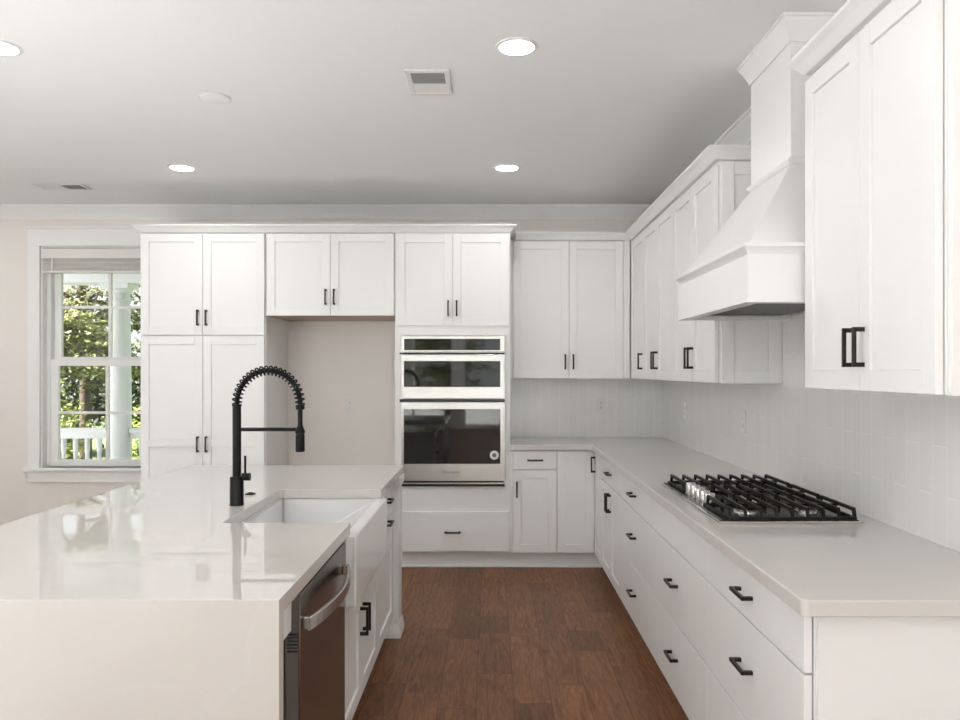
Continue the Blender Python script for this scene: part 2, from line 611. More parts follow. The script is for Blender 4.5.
# ------------------------------------------------------------------ the double-hung window by the pantry
win = empty('window_1', (0, 0, 0), kind='structure')
mb = MB()
mb.box(WX0 - 0.097, WX0, YB - 0.020, YB - 0.001, WZ0, WZ1)
mb.box(WX1, WX1 + 0.088, YB - 0.020, YB - 0.001, WZ0, WZ1)
mb.box(WX0 - 0.097, WX1 + 0.088, YB - 0.022, YB - 0.001, WZ1, WZ1 + 0.14)
mb.box(WX0 - 0.112, WX1 + 0.088, YB - 0.036, YB - 0.001, WZ1 + 0.14, WZ1 + 0.158)
mb.build('casing', M['trim'], win, 0.002)
box('stool', M['trim'], WX0 - 0.125, WX1 + 0.088, YB - 0.050, YB + 0.075, WZ0 - 0.026, WZ0, win, 0.004)
box('apron', M['trim'], WX0 - 0.097, WX1 + 0.088, YB - 0.018, YB - 0.001, WZ0 - 0.118, WZ0 - 0.027, win, 0.002)
fy0, fy1 = YB + 0.062, YB + 0.155
mb = MB()
mb.box(WX0 + 0.001, WX0 + 0.042, fy0, fy1, WZ0, WZ1)
mb.box(WX1 - 0.042, WX1 - 0.001, fy0, fy1, WZ0, WZ1)
mb.box(WX0 + 0.042, WX1 - 0.042, fy0, fy1, WZ1 - 0.035, WZ1)
mb.box(WX0 + 0.042, WX1 - 0.042, fy0, fy1, WZ0, WZ0 + 0.012)
mb.build('window_frame', M['trim'], win, 0.002)
mb = MB()
mb.box(WX0 + 0.001, WX0 + 0.012, YB, YB + 0.062, WZ0, WZ1).box(WX1 - 0.012, WX1 - 0.001, YB, YB + 0.062, WZ0, WZ1)
mb.box(WX0 + 0.012, WX1 - 0.012, YB, YB + 0.062, WZ1 - 0.012, WZ1)
mb.build('jamb_liner', M['trim'], win)
MEET = 1.53


def sash(z0, z1, y, bottom, top, name):
    gx0, gx1 = WX0 + 0.102, WX1 - 0.102
    m_ = MB()
    m_.box(WX0 + 0.043, gx0, y, y + 0.034, z0, z1).box(gx1, WX1 - 0.043, y, y + 0.034, z0, z1)
    m_.box(gx0, gx1, y, y + 0.034, z0, z0 + bottom).box(gx0, gx1, y, y + 0.034, z1 - top, z1)
    zc = (z0 + bottom + z1 - top) / 2
    xc = (gx0 + gx1) / 2
    m_.box(xc - 0.013, xc + 0.013, y + 0.003, y + 0.031, z0 + bottom, z1 - top)
    m_.box(gx0, xc - 0.013, y + 0.003, y + 0.031, zc - 0.011, zc + 0.011)
    m_.box(xc + 0.013, gx1, y + 0.003, y + 0.031, zc - 0.011, zc + 0.011)
    s = m_.build(name, M['trim'], win, 0.002)
    box('pane', M['glass'], gx0, gx1, y + 0.015, y + 0.019, z0 + bottom, z1 - top, s)


sash(WZ0 + 0.012, MEET + 0.02, YB + 0.066, 0.045, 0.055, 'lower_sash')
sash(MEET - 0.02, WZ1 - 0.036, YB + 0.112, 0.06, 0.04, 'upper_sash')

bl = empty('window_blind', (WX0, YB, 2.25), label='white slatted blind pulled up at the top of the window', cat='blind')
bw = WX1 - WX0 - 0.03
box('valance', M['blind'], 0.015, bw + 0.015, -0.030, 0.020, 0.112, 0.196, bl, 0.003)
mb = MB()
for k in range(9):
    z = 0.016 + k * 0.0105
    mb.box(0.028, bw, -0.022, 0.030, z, z + 0.006)
mb.build('slat_stack', M['blind'], bl)
box('bottom_rail', M['blind'], 0.026, bw + 0.002, -0.024, 0.032, 0.0, 0.014, bl, 0.002)
for x in (0.10, bw - 0.10):
    box('ladder_tape', M['blind'], x, x + 0.012, -0.026, -0.0245, 0.0, 0.112, bl)


def fixed_window(name, along, face, thick, h):
    a0, a1, z0, z1 = h
    r = empty(name, (0, 0, 0), kind='structure')
    d0, d1 = face + thick * 0.35, face + thick * 0.75
    m_ = MB()

    def bb(p0, p1, q0, q1, e0=d0, e1=d1, m_=m_):
        if along == 'X':
            m_.box(p0, p1, e0, e1, q0, q1)
        else:
            m_.box(e0, e1, p0, p1, q0, q1)
    fw = 0.055
    bb(a0, a0 + fw, z0, z1)
    bb(a1 - fw, a1, z0, z1)
    bb(a0 + fw, a1 - fw, z0, z0 + fw)
    bb(a0 + fw, a1 - fw, z1 - fw, z1)
    mid = (a0 + a1) / 2
    bb(mid - 0.03, mid + 0.03, z0 + fw, z1 - fw)
    # casing on the room side
    e0, e1 = sorted((face, face - math.copysign(0.018, thick)))
    e0, e1 = e0 + 0.0005, e1 + 0.0005
    bb(a0 - 0.09, a0, z0 - 0.02, z1, e0, e1)
    bb(a1, a1 + 0.09, z0 - 0.02, z1, e0, e1)
    bb(a0 - 0.09, a1 + 0.09, z1, z1 + 0.12, e0, e1)
    m_.build('window_frame', M['trim'], r)
    g = MB()
    dm = (d0 + d1) / 2
    bb(a0 + fw, mid - 0.03, z0 + fw, z1 - fw, dm - 0.002, dm + 0.002, g)
    bb(mid + 0.03, a1 - fw, z0 + fw, z1 - fw, dm - 0.002, dm + 0.002, g)
    g.build('pane', M['glass'], r)


k_ = 2
for h in ADDED_LEFT_WIN:
    fixed_window('window_%d' % k_, 'Y', XL, -0.16, h)
    k_ += 1
for h in REAR_WIN:
    fixed_window('window_%d' % k_, 'X', YR, -0.16, h)
    k_ += 1

for h in ADDED_RIGHT_WIN:
    fixed_window('window_%d' % k_, 'Y', XR, 0.16, h)
    k_ += 1


def portal(loc, normal, sx, sy):
    ld = bpy.data.lights.new('daylight_portal', 'AREA')
    ld.shape = 'RECTANGLE'
    ld.size, ld.size_y = sx, sy
    ld.cycles.is_portal = True
    o = bpy.data.objects.new('daylight_portal', ld)
    o.location = loc
    o.rotation_euler = Vector(normal).to_track_quat('-Z', 'Z' if abs(normal[2]) < 0.5 else 'Y').to_euler()
    COL.objects.link(o)


for a0, a1, z0, z1 in ADDED_LEFT_WIN:
    portal((XL - 0.2, (a0 + a1) / 2, (z0 + z1) / 2), (1, 0, 0), a1 - a0, z1 - z0)
for a0, a1, z0, z1 in REAR_WIN:
    portal(((a0 + a1) / 2, YR - 0.2, (z0 + z1) / 2), (0, 1, 0), a1 - a0, z1 - z0)
for a0, a1, z0, z1 in ADDED_RIGHT_WIN:
    portal((XR + 0.2, (a0 + a1) / 2, (z0 + z1) / 2), (-1, 0, 0), a1 - a0, z1 - z0)
portal(((WX0 + WX1) / 2, YB + 0.2, (WZ0 + WZ1) / 2), (0, -1, 0), WX1 - WX0, WZ1 - WZ0)

# ------------------------------------------------------------------ recessed lamps, vents, ceiling cover
LAMPS = [(0.106, 3.13, 'round recessed ceiling lamp right of the square vent, nearest on the right side'),
         (0.106, 4.99, 'round recessed ceiling lamp in front of the double oven cabinet'),
         (-2.03, 4.99, 'round recessed ceiling lamp in front of the tall pantry cabinet'),
         (-2.03, 3.13, 'round recessed ceiling lamp over the island, cut by the left edge')]
LX = [0.106, -2.03, -4.15]
LY = [4.99, 3.13, 1.27, -0.6, -2.5, -4.4, -6.3]
lamp0 = empty('recessed_light', (0, 0, ZC), group='round recessed ceiling lamps', cat='ceiling light')
MB().lathe([(0.072, -0.001), (0.0885, -0.001), (0.0875, -0.004), (0.074, -0.007), (0.072, -0.006)], seg=40, cap=False).build('trim_ring', M['trim'], lamp0, smooth=True)
MB().lathe([(0.0715, -0.001), (0.0715, -0.0075), (0.0, -0.0078)], seg=40).build('diffuser', M['lamp'], lamp0)
ld = bpy.data.lights.new('lamp', 'AREA')
ld.shape = 'DISK'
ld.size = 0.142
ld.energy = LAMP_W
ld.color = (1.0, 0.985, 0.965)
lo = bpy.data.objects.new('lamp', ld)
lo.location = (0, 0, -0.009)
lo.parent = lamp0
COL.objects.link(lo)
first = True
for x, y, lab in LAMPS:
    o = lamp0 if first else copy_tree(lamp0)
    first = False
    o.location = (x, y, ZC)
    o['label'] = lab
for x in LX:
    for y in LY:
        if any(abs(x - a) < 0.01 and abs(y - b) < 0.01 for a, b, _ in LAMPS):
            continue
        o = copy_tree(lamp0)
        o.location = (x, y, ZC)
        o['label'] = 'round recessed ceiling lamp outside the picture'

v = empty('ceiling_vent', (-0.285, 3.516, ZC), label='square white air vent in the ceiling between two lamps', cat='vent')
mb = MB()
w2, d2 = 0.10, 0.152
mb.box(-w2, w2, -d2, -d2 + 0.03, -0.008, -0.001).box(-w2, w2, d2 - 0.03, d2, -0.008, -0.001)
mb.box(-w2, -w2 + 0.024, -d2 + 0.03, d2 - 0.03, -0.008, -0.001).box(w2 - 0.024, w2, -d2 + 0.03, d2 - 0.03, -0.008, -0.001)
mb.build('frame', M['plastic'], v, 0.002)
mb = MB()
mb.box(-w2 + 0.024, w2 - 0.024, -d2 + 0.03, 0.010, -0.003, -0.001)
for k in range(9):
    y = -d2 + 0.036 + k * 0.0135
    mb.box(-w2 + 0.024, w2 - 0.024, y, y + 0.004, -0.007, -0.003)
mb.build('grille', M['grille'], v)
mb = MB()
for k in range(9):
    y = 0.012 + k * 0.0122
    mb.frustum((-w2 + 0.024, w2 - 0.024, y, y + 0.0118), (-w2 + 0.024, w2 - 0.024, y, y + 0.0120), -0.006, -0.001)
mb.build('louver', M['plastic'], v)

v = empty('ceiling_vent', (-3.10, 5.50, ZC), label='long white air vent in the ceiling above the window', cat='vent')
mb = MB()
w2, d2 = 0.175, 0.085
mb.box(-w2, w2, -d2, -d2 + 0.022, -0.008, -0.001).box(-w2, w2, d2 - 0.022, d2, -0.008, -0.001)
mb.box(-w2, -w2 + 0.022, -d2 + 0.022, d2 - 0.022, -0.008, -0.001).box(w2 - 0.022, w2, -d2 + 0.022, d2 - 0.022, -0.008, -0.001)
mb.build('frame', M['plastic'], v, 0.002)
mb = MB()
mb.box(0.005, w2 - 0.022, -d2 + 0.022, d2 - 0.022, -0.003, -0.001)
for k in range(10):
    x = 0.010 + k * 0.0148
    mb.box(x, x + 0.004, -d2 + 0.022, d2 - 0.022, -0.007, -0.003)
mb.build('grille', M['grille'], v)
mb = MB()
for k in range(11):
    x = -w2 + 0.023 + k * 0.0158
    mb.box(x, x + 0.0150, -d2 + 0.022, d2 - 0.022, -0.006, -0.001)
mb.build('louver', M['plastic'], v)

v = empty('ceiling_cover', (-1.35, 3.72, ZC), label='blank round white cover plate flat on the ceiling over the island', cat='ceiling cover')
MB().lathe([(0.070, -0.001), (0.070, -0.006), (0.062, -0.009), (0.0, -0.010)], seg=36).build('cover_plate', M['ceil'], v, smooth=True)
MB().lathe([(0.0785, -0.0005), (0.0785, -0.003), (0.0715, -0.004), (0.0715, -0.0005)], seg=36, cap=False).build('rim', M['plastic'], v, smooth=True)

# ------------------------------------------------------------------ cabinet helpers (local: x across, y into the cabinet, z up)
HL = 0.115


def make_handle_mesh():
    bm = bmesh.new()
    q = MB()
    q.bm.free()
    q.bm = bm
    h, t = HL / 2, 0.0055
    q.box(-h, h, -0.034, -0.024, -t, t)
    q.box(-h, -h + 0.013, -0.024, 0.0, -t, t)
    q.box(h - 0.013, h, -0.024, 0.0, -t, t)
    bmesh.ops.recalc_face_normals(bm, faces=bm.faces)
    me = bpy.data.meshes.new('handle')
    bm.to_mesh(me)
    bm.free()
    me.materials.append(M['bronze'])
    return me


HANDLE = make_handle_mesh()


def handle(parent, x, z, vertical):
    o = bpy.data.objects.new('handle', HANDLE)
    COL.objects.link(o)
    o.parent = parent
    o.location = (x, 0, z)
    if vertical:
        o.rotation_euler = (0, PI / 2, 0)
    md = o.modifiers.new('bevel', 'BEVEL')
    md.width = 0.0012
    md.segments = 2
    o['label'] = 'dark bronze bar pull'
    return o


ST = 0.060   # shaker stile width
TH = 0.020


def shaker(root, name, x0, x1, z0, z1, mid=None):
    m_ = MB()
    rec = 0.009
    m_.box(x0, x0 + ST, 0, TH, z0, z1).box(x1 - ST, x1, 0, TH, z0, z1)
    m_.box(x0 + ST, x1 - ST, 0, TH, z0, z0 + ST).box(x0 + ST, x1 - ST, 0, TH, z1 - ST, z1)
    m_.box(x0 + ST, x1 - ST, rec, TH - 0.002, z0 + ST, z1 - ST)
    if mid is not None:
        m_.box(x0 + ST, x1 - ST, 0, TH, mid - 0.028, mid + 0.028)
    return m_.build(name, M['cab'], root, 0.0018)


def slab(root, name, x0, x1, z0, z1):
    return MB().box(x0, x1, 0, TH, z0, z1).build(name, M['cab'], root, 0.0018)


def fronts(root, specs):
    """('door'|'slab', x0, x1, z0, z1, handle) with handle None or (x, z, vertical) or a list; mid rail optional"""
    for sp in specs:
        kind, x0, x1, z0, z1, hd = sp[:6]
        mid = sp[6] if len(sp) > 6 else None
        g = 0.0016
        if kind == 'door':
            p = shaker(root, 'door', x0 + g, x1 - g, z0, z1, mid)
        elif kind == 'shaker_drawer':
            p = shaker(root, 'drawer', x0 + g, x1 - g, z0, z1, mid)
        elif kind == 'panel':
            p = slab(root, 'false_front', x0 + g, x1 - g, z0, z1)
        else:
            p = slab(root, 'drawer', x0 + g, x1 - g, z0, z1)
        for hh in ([] if hd is None else hd if isinstance(hd, list) else [hd]):
            handle(p, *hh)


TOE = 0.115
BODY0 = TH + 0.003   # carcass starts 3 mm behind the fronts


# ------------------------------------------------------------------ tall units on the back wall
def back_root(name, x, y, label, cat, group=None):
    return empty(name, (x, y, 0), 0.0, label, cat, group)


# pantry
px0, pw = -2.564, 0.916
r = back_root('pantry_cabinet', px0, YT, 'tall white four-door pantry cabinet beside the window', 'cabinet')
D = YB - YT - 0.002
box('body', M['cab_in'], 0, pw, BODY0, D, TOE, ZTOP, r)
box('toe_kick', M['cab_in'], 0.0, pw, 0.08, D, 0.001, TOE, r)
c = pw / 2
fronts(r, [('door', 0.003, c, 1.716, 2.456, (c - 0.031, 1.841, True)), ('door', c, pw - 0.006, 1.716, 2.456, (c + 0.031, 1.841, True)),
           ('door', 0.003, c, 0.125, 1.708, (c - 0.031, 0.919, True), 0.925), ('door', c, pw - 0.006, 0.125, 1.708, (c + 0.031, 0.919, True), 0.925)])

# cabinet over the fridge space
fx0, fw_ = -1.645, 0.941
r = back_root('wall_cabinet', fx0, YT, 'white two-door cabinet over the empty fridge space', 'cabinet')
box('body', M['cab_in'], 0, fw_, BODY0, D, 1.868, ZTOP, r)
tag(box('bottom_panel', M['wood_tan'], 0.002, fw_ - 0.002, BODY0, D, 1.858, 1.868, r), 'bare tan wood underside')
c = fw_ / 2
fronts(r, [('door', 0.004, c, 1.858, 2.456, (c - 0.031, 1.993, True)), ('door', c, fw_ - 0.004, 1.858, 2.456, (c + 0.031, 1.993, True))])

# oven tower
ox0, ow = -0.702, 0.842
r = back_root('oven_cabinet', ox0, YT, 'tall white cabinet holding the double wall oven', 'cabinet')
OZ0, OZ1 = 0.613, 1.709
mb = MB()
mb.box(0, ow, 0.012, D, TOE + 0.012, OZ0 - 0.004).box(0, ow, 0.012, D, OZ1 + 0.004, ZTOP)
mb.box(0, 0.052, 0.012, D, OZ0 - 0.004, OZ1 + 0.004).box(ow - 0.045, ow, 0.012, D, OZ0 - 0.004, OZ1 + 0.004)
mb.box(0.052, ow - 0.045, D - 0.01, D, OZ0 - 0.004, OZ1 + 0.004)
bmesh.ops.remove_doubles(mb.bm, verts=mb.bm.verts, dist=1e-5)
mb.build('body', M['cab_in'], r)
box('toe_kick', M['cab_in'], 0, ow, 0.08, D, 0.001, TOE + 0.011, r)
box('shoe_molding', M['trim'], 0.0, ow, 0.066, 0.079, 0.001, 0.018, r, 0.004)
c = (452.5 - 491) / 136.9 - ox0
fronts(r, [('door', 0.012, c, 1.784, 2.452, (c - 0.031, 1.910, True)), ('door', c, ow - 0.008, 1.784, 2.452, (c + 0.031, 1.910, True)),
           ('slab', 0.030, ow - 0.010, 0.136, 0.427, (0.422, 0.277, False))])

# the double oven
ov = empty('double_oven', (-0.654, YT - 0.024, OZ0), 0, 'stainless double wall oven with black glass doors', 'oven')
OW = 0.754
OH = OZ1 - OZ0


def oy(py):   # height in the oven of a row of the photograph
    return 1.453 - (py - 371) / 137.5 - OZ0


box('body', M['darksteel'], 0.022, OW - 0.022, 0.034, 0.55, 0.004, OH - 0.004, ov)
mb = MB()
mb.box(0, OW, 0.018, 0.033, 0.0, OH)
mb.build('trim_frame', M['steel'], ov, 0.001)
cp = MB()
cp.box(0.0, OW, 0.002, 0.017, oy(351.6), oy(337.0))
cp = cp.build('control_panel', M['steel'], ov, 0.002)
box('display_glass', M['glossblack'], 0.022, OW - 0.032, -0.001, 0.0019, oy(350.2), oy(338.8), cp)


def oven_door(name, y0, y1, g0, g1, lab):
    d = MB()
    x0, x1 = 0.010, OW - 0.012
    gx0, gx1 = 0.022, OW - 0.032
    za, zb, zg0, zg1 = oy(y1), oy(y0), oy(g1), oy(g0)
    d.box(x0, gx0, -0.012, 0.017, za, zb).box(gx1, x1, -0.012, 0.017, za, zb)
    d.box(gx0, gx1, -0.012, 0.017, za, zg0).box(gx0, gx1, -0.012, 0.017, zg1, zb)
    bmesh.ops.remove_doubles(d.bm, verts=d.bm.verts, dist=1e-5)
    o = d.build(name, M['steel'], ov, 0.0015)
    o['label'] = lab
    tag(box('door_glass', M['glossblack'], gx0 + 0.0002, gx1 - 0.0002, -0.0105, 0.012, zg0 + 0.0002, zg1 - 0.0002, o), 'black glass')
    return o


def oven_handle(parent, z, h):
    hb = MB()
    hb.box(-0.004, OW + 0.000, -0.058, -0.044, z - h / 2, z + h / 2)
    hb.box(0.05, 0.075, -0.044, -0.012, z - h / 2 + 0.001, z + h / 2 - 0.001).box(OW - 0.08, OW - 0.055, -0.044, -0.012, z - h / 2 + 0.001, z + h / 2 - 0.001)
    hb.build('handle', M['handle_dark'], parent, 0.0015)['label'] = 'dark flat bar handle'


upd = oven_door('upper_door', 354.6, 398.6, 361.2, 386.9, 'stainless framed short upper door')
oven_handle(upd, oy(353.6), 0.013)
lwd = oven_door('lower_door', 402.2, 480.8, 409.2, 463.7, 'stainless framed tall lower door')
oven_handle(lwd, oy(400.4), 0.022)
mb = MB()
mb.box(0.008, OW - 0.008, 0.004, 0.017, oy(482.6), oy(481.0))
mb.box(0.0, OW, 0.004, 0.017, 0.0, oy(484.2))
mb.build('bottom_gap', M['vent'], ov)
box('bottom_rail', M['steel_hi'], 0.004, OW - 0.004, 0.0, 0.017, oy(484.1), oy(482.7), ov, 0.001)
sx, sz = (494.3 - 491) / 138 + 0.654, oy(455)
st = MB().lathe([(0.0, -0.0016), (0.0325, -0.0016), (0.0325, -0.0004), (0.0, -0.0004)], sx, -0.0105, sz, 36, axis='Y').build('round_sticker', M['sticker'], lwd)
st['label'] = 'round white sticker with a dark rosette'
gp = MB()
for k in range(8):
    a = k * PI / 4
    gp.lathe([(0.0, -0.0022), (0.0052, -0.0022), (0.0052, -0.0017), (0.0, -0.0017)], sx + 0.010 * math.cos(a), -0.0105, sz + 0.010 * math.sin(a), 10, axis='Y')
gp.lathe([(0.0, -0.0022), (0.0045, -0.0022), (0.0045, -0.0017), (0.0, -0.0017)], sx, -0.0105, sz, 12, axis='Y')
gp.build('rosette', M['sticker_grey'], lwd)


def text_mesh(txt, size, mat, parent, loc, rot, name='logo'):
    cu = bpy.data.curves.new(name, 'FONT')
    cu.body = txt
    cu.size = size
    cu.align_x = 'CENTER'
    cu.align_y = 'CENTER'
    cu.extrude = 0.0003
    t = bpy.data.objects.new(name, cu)
    COL.objects.link(t)
    dg = bpy.context.evaluated_depsgraph_get()
    me = bpy.data.meshes.new_from_object(t.evaluated_get(dg))
    bpy.data.objects.remove(t)
    bpy.data.curves.remove(cu)
    me.materials.clear()
    me.materials.append(mat)
    o = bpy.data.objects.new(name, me)
    COL.objects.link(o)
    o.parent = parent
    o.location = loc
    o.rotation_euler = rot
    return o


text_mesh('Whirlpool', 0.030, M['sticker_grey'], lwd, ((451 - 491) / 138 + 0.654, -0.0125, oy(472)), (PI / 2, 0, 0))

# ------------------------------------------------------------------ base units on the back wall and the corner
r = back_root('base_cabinet', 0.141, YT, 'narrow white base cabinet beside the oven tower', 'cabinet')
bw_ = 0.340
box('body', M['cab_in'], 0, bw_, BODY0, D, TOE, 0.874, r)
box('toe_kick', M['cab_in'], 0, bw_, 0.08, D, 0.001, TOE, r)
box('filler', M['cab'], 0.0, 0.017, 0.006, BODY0, TOE, 0.874, r)
box('shoe_molding', M['trim'], 0.0, bw_, 0.066, 0.079, 0.001, 0.018, r, 0.004)
fronts(r, [('slab', 0.018, bw_, 0.735, 0.868, (0.181, 0.803, False)), ('door', 0.018, bw_, 0.125, 0.728, (0.047, 0.590, True))])

# L-shaped corner cabinet with a folding pair of doors
r = back_root('corner_cabinet', 0.482, YT, 'white corner base cabinet where the two worktops meet', 'cabinet')
cw = XF - 0.482          # width of the back-facing door
side = YT - 5.215        # length of the side-facing door
xr = XR - 0.482 - 0.002
L1 = [(0.0, BODY0), (cw + BODY0, BODY0), (cw + BODY0, -side), (xr, -side), (xr, D), (0, D)]
MB().prism(L1, TOE, 0.874).build('body', M['cab_in'], r)
L2 = [(0.0, 0.08), (cw + 0.08, 0.08), (cw + 0.08, -side), (xr, -side), (xr, D), (0, D)]
MB().prism(L2, 0.001, TOE).build('toe_kick', M['cab_in'], r)
MB().sweep([(0.0, 0.079), (cw + 0.08, 0.079), (cw + 0.08, -side)], [(-0.0, 0.001), (0.012, 0.001), (0.012, 0.012), (0.006, 0.018), (0.0, 0.018)]).build('shoe_molding', M['trim'], r)
fronts(r, [('door', 0.0, cw - 0.001, 0.125, 0.868, None)])
d = shaker(r, 'door', 0.0, side - 0.004, 0.125, 0.868)
d.location = (cw + 0.0, -0.002, 0)
d.rotation_euler = (0, 0, -PI / 2)
handle(d, 0.045, 0.775, True)


# ------------------------------------------------------------------ base units on the right wall
def right_root(name, x, yfar, label, cat, group=None):
    return empty(name, (x, yfar, 0), -PI / 2, label, cat, group)


DR = XR - XF - 0.002
Z1, Z2, Z3 = (0.722, 0.868), (0.424, 0.717), (0.120, 0.419)


def base_right(yfar, ynear, label, specs, toe=True):
    W_ = yfar - ynear
    q = right_root('base_cabinet', XF, yfar, label, 'cabinet')
    box('body', M['cab_in'], 0.0005, W_ - 0.0005, BODY0, DR, TOE, 0.874, q)
    box('toe_kick', M['cab_in'], 0.0005, W_ - 0.0005, 0.075, DR, 0.001, TOE, q)
    fronts(q, specs(W_))
    return q


base_right(5.213, 4.434, 'white base cabinet with one drawer over two doors, next to the corner',
           lambda W_: [('slab', 0, W_, *Z1, (W_ / 2, 0.800, False)),
                       ('door', 0, W_ / 2, 0.120, 0.717, (W_ / 2 - 0.031, 0.615, True)), ('door', W_ / 2, W_, 0.120, 0.717, (W_ / 2 + 0.031, 0.615, True))])
base_right(4.434, 3.589, 'white three-drawer base cabinet between the cooktop cabinet and the two-door one',
           lambda W_: [('slab', 0, W_, *Z1, (W_ / 2, 0.800, False)), ('slab', 0, W_, *Z2, (W_ / 2, 0.580, False)), ('slab', 0, W_, *Z3, (W_ / 2, 0.280, False))])
base_right(3.589, 2.664, 'white drawer base cabinet under the gas cooktop with a blank top front',
           lambda W_: [('panel', 0, W_, *Z1, None), ('slab', 0, W_, *Z2, (W_ / 2, 0.580, False)), ('slab', 0, W_, *Z3, (W_ / 2, 0.280, False))])
b1 = base_right(2.664, 1.834, 'white three-drawer base cabinet at the near end of the right worktop',
                lambda W_: [('slab', 0, W_, *Z1, (W_ / 2, 0.795, False)), ('slab', 0, W_, *Z2, (W_ / 2, 0.580, False)), ('slab', 0, W_, *Z3, (W_ / 2, 0.280, False))])
box('end_panel', M['cab'], 0.830, 0.842, BODY0 + 0.005, DR, 0.001, 0.874, b1)

# worktop on the two walls: one L-shaped slab with a rounded inner corner
ct = MB()
xe, ye, yn, rr = 0.731, 5.525, 1.780, 0.035
pts = [(0.142, ye)]
for k in range(7):
    a = PI / 2 - k * PI / 12
    pts.append((xe - rr + rr * math.cos(a), ye - rr + rr * math.sin(a)))
pts += [(xe, yn + 0.012), (xe + 0.012, yn), (XR - 0.002, yn), (XR - 0.002, YB - 0.002), (0.142, YB - 0.002)]
ct.prism(pts, 0.8755, ZT)
tag(ct.build('countertop', M['quartz'], None, 0.004, seg=3), 'warm white L-shaped stone worktop running along the back and right walls', 'countertop')

# tiled backsplashes
tag(box('backsplash', M['tile_x'], 0.142, XR - 0.008, YB - 0.008, YB - 0.0005, ZT + 0.0005, 1.40), 'white upright tile backsplash between oven tower and corner', 'backsplash')
tag(box('backsplash', M['tile_y'], XR - 0.008, XR - 0.0005, 1.78, YB - 0.0085, ZT + 0.0005, 1.70), 'white upright tile backsplash along the right wall behind the cooktop', 'backsplash')


# ------------------------------------------------------------------ wall units
ZU = 1.396
DU = YB - YU - 0.010
r = back_root('wall_cabinet', 0.141, YU, 'tall white two-door wall cabinet right of the oven tower', 'cabinet')
uw = XU - 0.141
box('body', M['cab_in'], 0, uw - 0.001, BODY0, DU, ZU, ZTOP, r)
box('filler', M['cab'], 0.879, uw - 0.001, 0.006, BODY0, ZU, ZTOP, r)
box('filler', M['cab'], 0.0, 0.026, 0.006, BODY0, ZU, ZTOP, r)
c = 0.601 - 0.141
fronts(r, [('door', 0.028, c, ZU, 2.452, (c - 0.031, 1.524, True)), ('door', c, 0.878, ZU, 2.452, (c + 0.031, 1.524, True))])

DUR = XR - XU - 0.010


def wall_right(yfar, ynear, label, specs):
    W_ = yfar - ynear
    q = right_root('wall_cabinet', XU, yfar, label, 'cabinet')
    box('body', M['cab_in'], 0.0005, W_ - 0.0005, BODY0, DUR, ZU, ZTOP, q)
    fronts(q, specs(W_))
    return q


def side_panel(root, W_, depth):
    e = shaker(root, 'end_panel', 0.028, depth, ZU - 0.003, 2.452)
    e.rotation_euler = (0, 0, PI / 2)
    e.location = (W_ + TH, 0, 0)
    return e


two = lambda W_: [('door', 0, W_ / 2, ZU, 2.440, (W_ / 2 - 0.031, 1.522, True)), ('door', W_ / 2, W_, ZU, 2.440, (W_ / 2 + 0.031, 1.522, True))]
cc = wall_right(YU + BODY0 - 0.001, 5.36, 'white single-door wall cabinet filling the corner', lambda W_: [('door', 0.062, W_, ZU, 2.440, (W_ - 0.031, 1.522, True))])
box('filler', M['cab'], 0.024, 0.061, 0.006, BODY0, ZU, ZTOP, cc)
wall_right(5.36, 4.49, 'white two-door wall cabinet, middle one between the hood and the corner', two)
q = wall_right(4.49, 3.645, 'white two-door wall cabinet on the far side of the range hood', two)
side_panel(q, 0.845, DUR)
q = wall_right(2.600, 1.834, 'large white two-door wall cabinet nearest the camera on the right', two)
side_panel(q, 0.766, DUR)

# cabinet crown moldings
CP = [(-0.02, ZTOP + 0.0005), (0.0, ZTOP + 0.0005), (0.004, ZTOP + 0.004), (0.010, ZTOP + 0.012), (0.026, ZTOP + 0.030), (0.042, ZTOP + 0.042), (0.046, ZTOP + 0.046), (0.046, ZTOP + 0.056), (-0.02, ZTOP + 0.056)]
tag(MB().sweep([(px0, YB - 0.002), (px0, YT), (0.140, YT), (0.140, YB - 0.002)], CP).build('crown_molding', M['cab']), 'white crown molding on top of the pantry, fridge and oven cabinets', 'molding')
tag(MB().sweep([(0.190, YU), (XU, YU), (XU, 3.627), (XR - 0.002, 3.627)], CP).build('crown_molding', M['cab']), 'white crown molding on top of the corner wall cabinets', 'molding')
tag(MB().sweep([(XR - 0.002, 2.600), (XU, 2.600), (XU, 1.816), (XR - 0.002, 1.816)], CP).build('crown_molding', M['cab']), 'white crown molding on top of the nearest right wall cabinet', 'molding')

# ------------------------------------------------------------------ range hood
hd = empty('range_hood', (XR, 3.095, 1.69), 0, 'white tapered wooden range hood over the gas cooktop', 'range hood')
HX, HN, HF = 0.888 - XR, 2.625 - 3.095, 3.565 - 3.095
mb = MB()
t_ = 0.03
mb.box(HX, HX + t_, HN, HF, 0.018, 0.180).box(HX + t_, -0.009, HN, HN + t_, 0.018, 0.180).box(HX + t_, -0.009, HF - t_, HF, 0.018, 0.180)
mb.box(HX + t_, -0.009, HN + t_, HF - t_, 0.150, 0.180)
bmesh.ops.remove_doubles(mb.bm, verts=mb.bm.verts, dist=1e-5)
mb.build('skirt', M['cab'], hd)
mb = MB()
tt = 0.045
mb.box(HX - 0.010, HX + tt, HN - 0.010, HF + 0.010, 0.0, 0.017).box(HX + tt, -0.009, HN - 0.010, HN + tt, 0.0, 0.017).box(HX + tt, -0.009, HF - tt, HF + 0.010, 0.0, 0.017)
bmesh.ops.remove_doubles(mb.bm, verts=mb.bm.verts, dist=1e-5)
mb.build('bottom_trim', M['cab'], hd)
tag(MB().box(HX + tt + 0.002, -0.06, HN + tt + 0.002, HF - tt - 0.002, 0.020, 0.060).build('vent_insert', M['insert'], hd), 'dark grey metal vent insert')
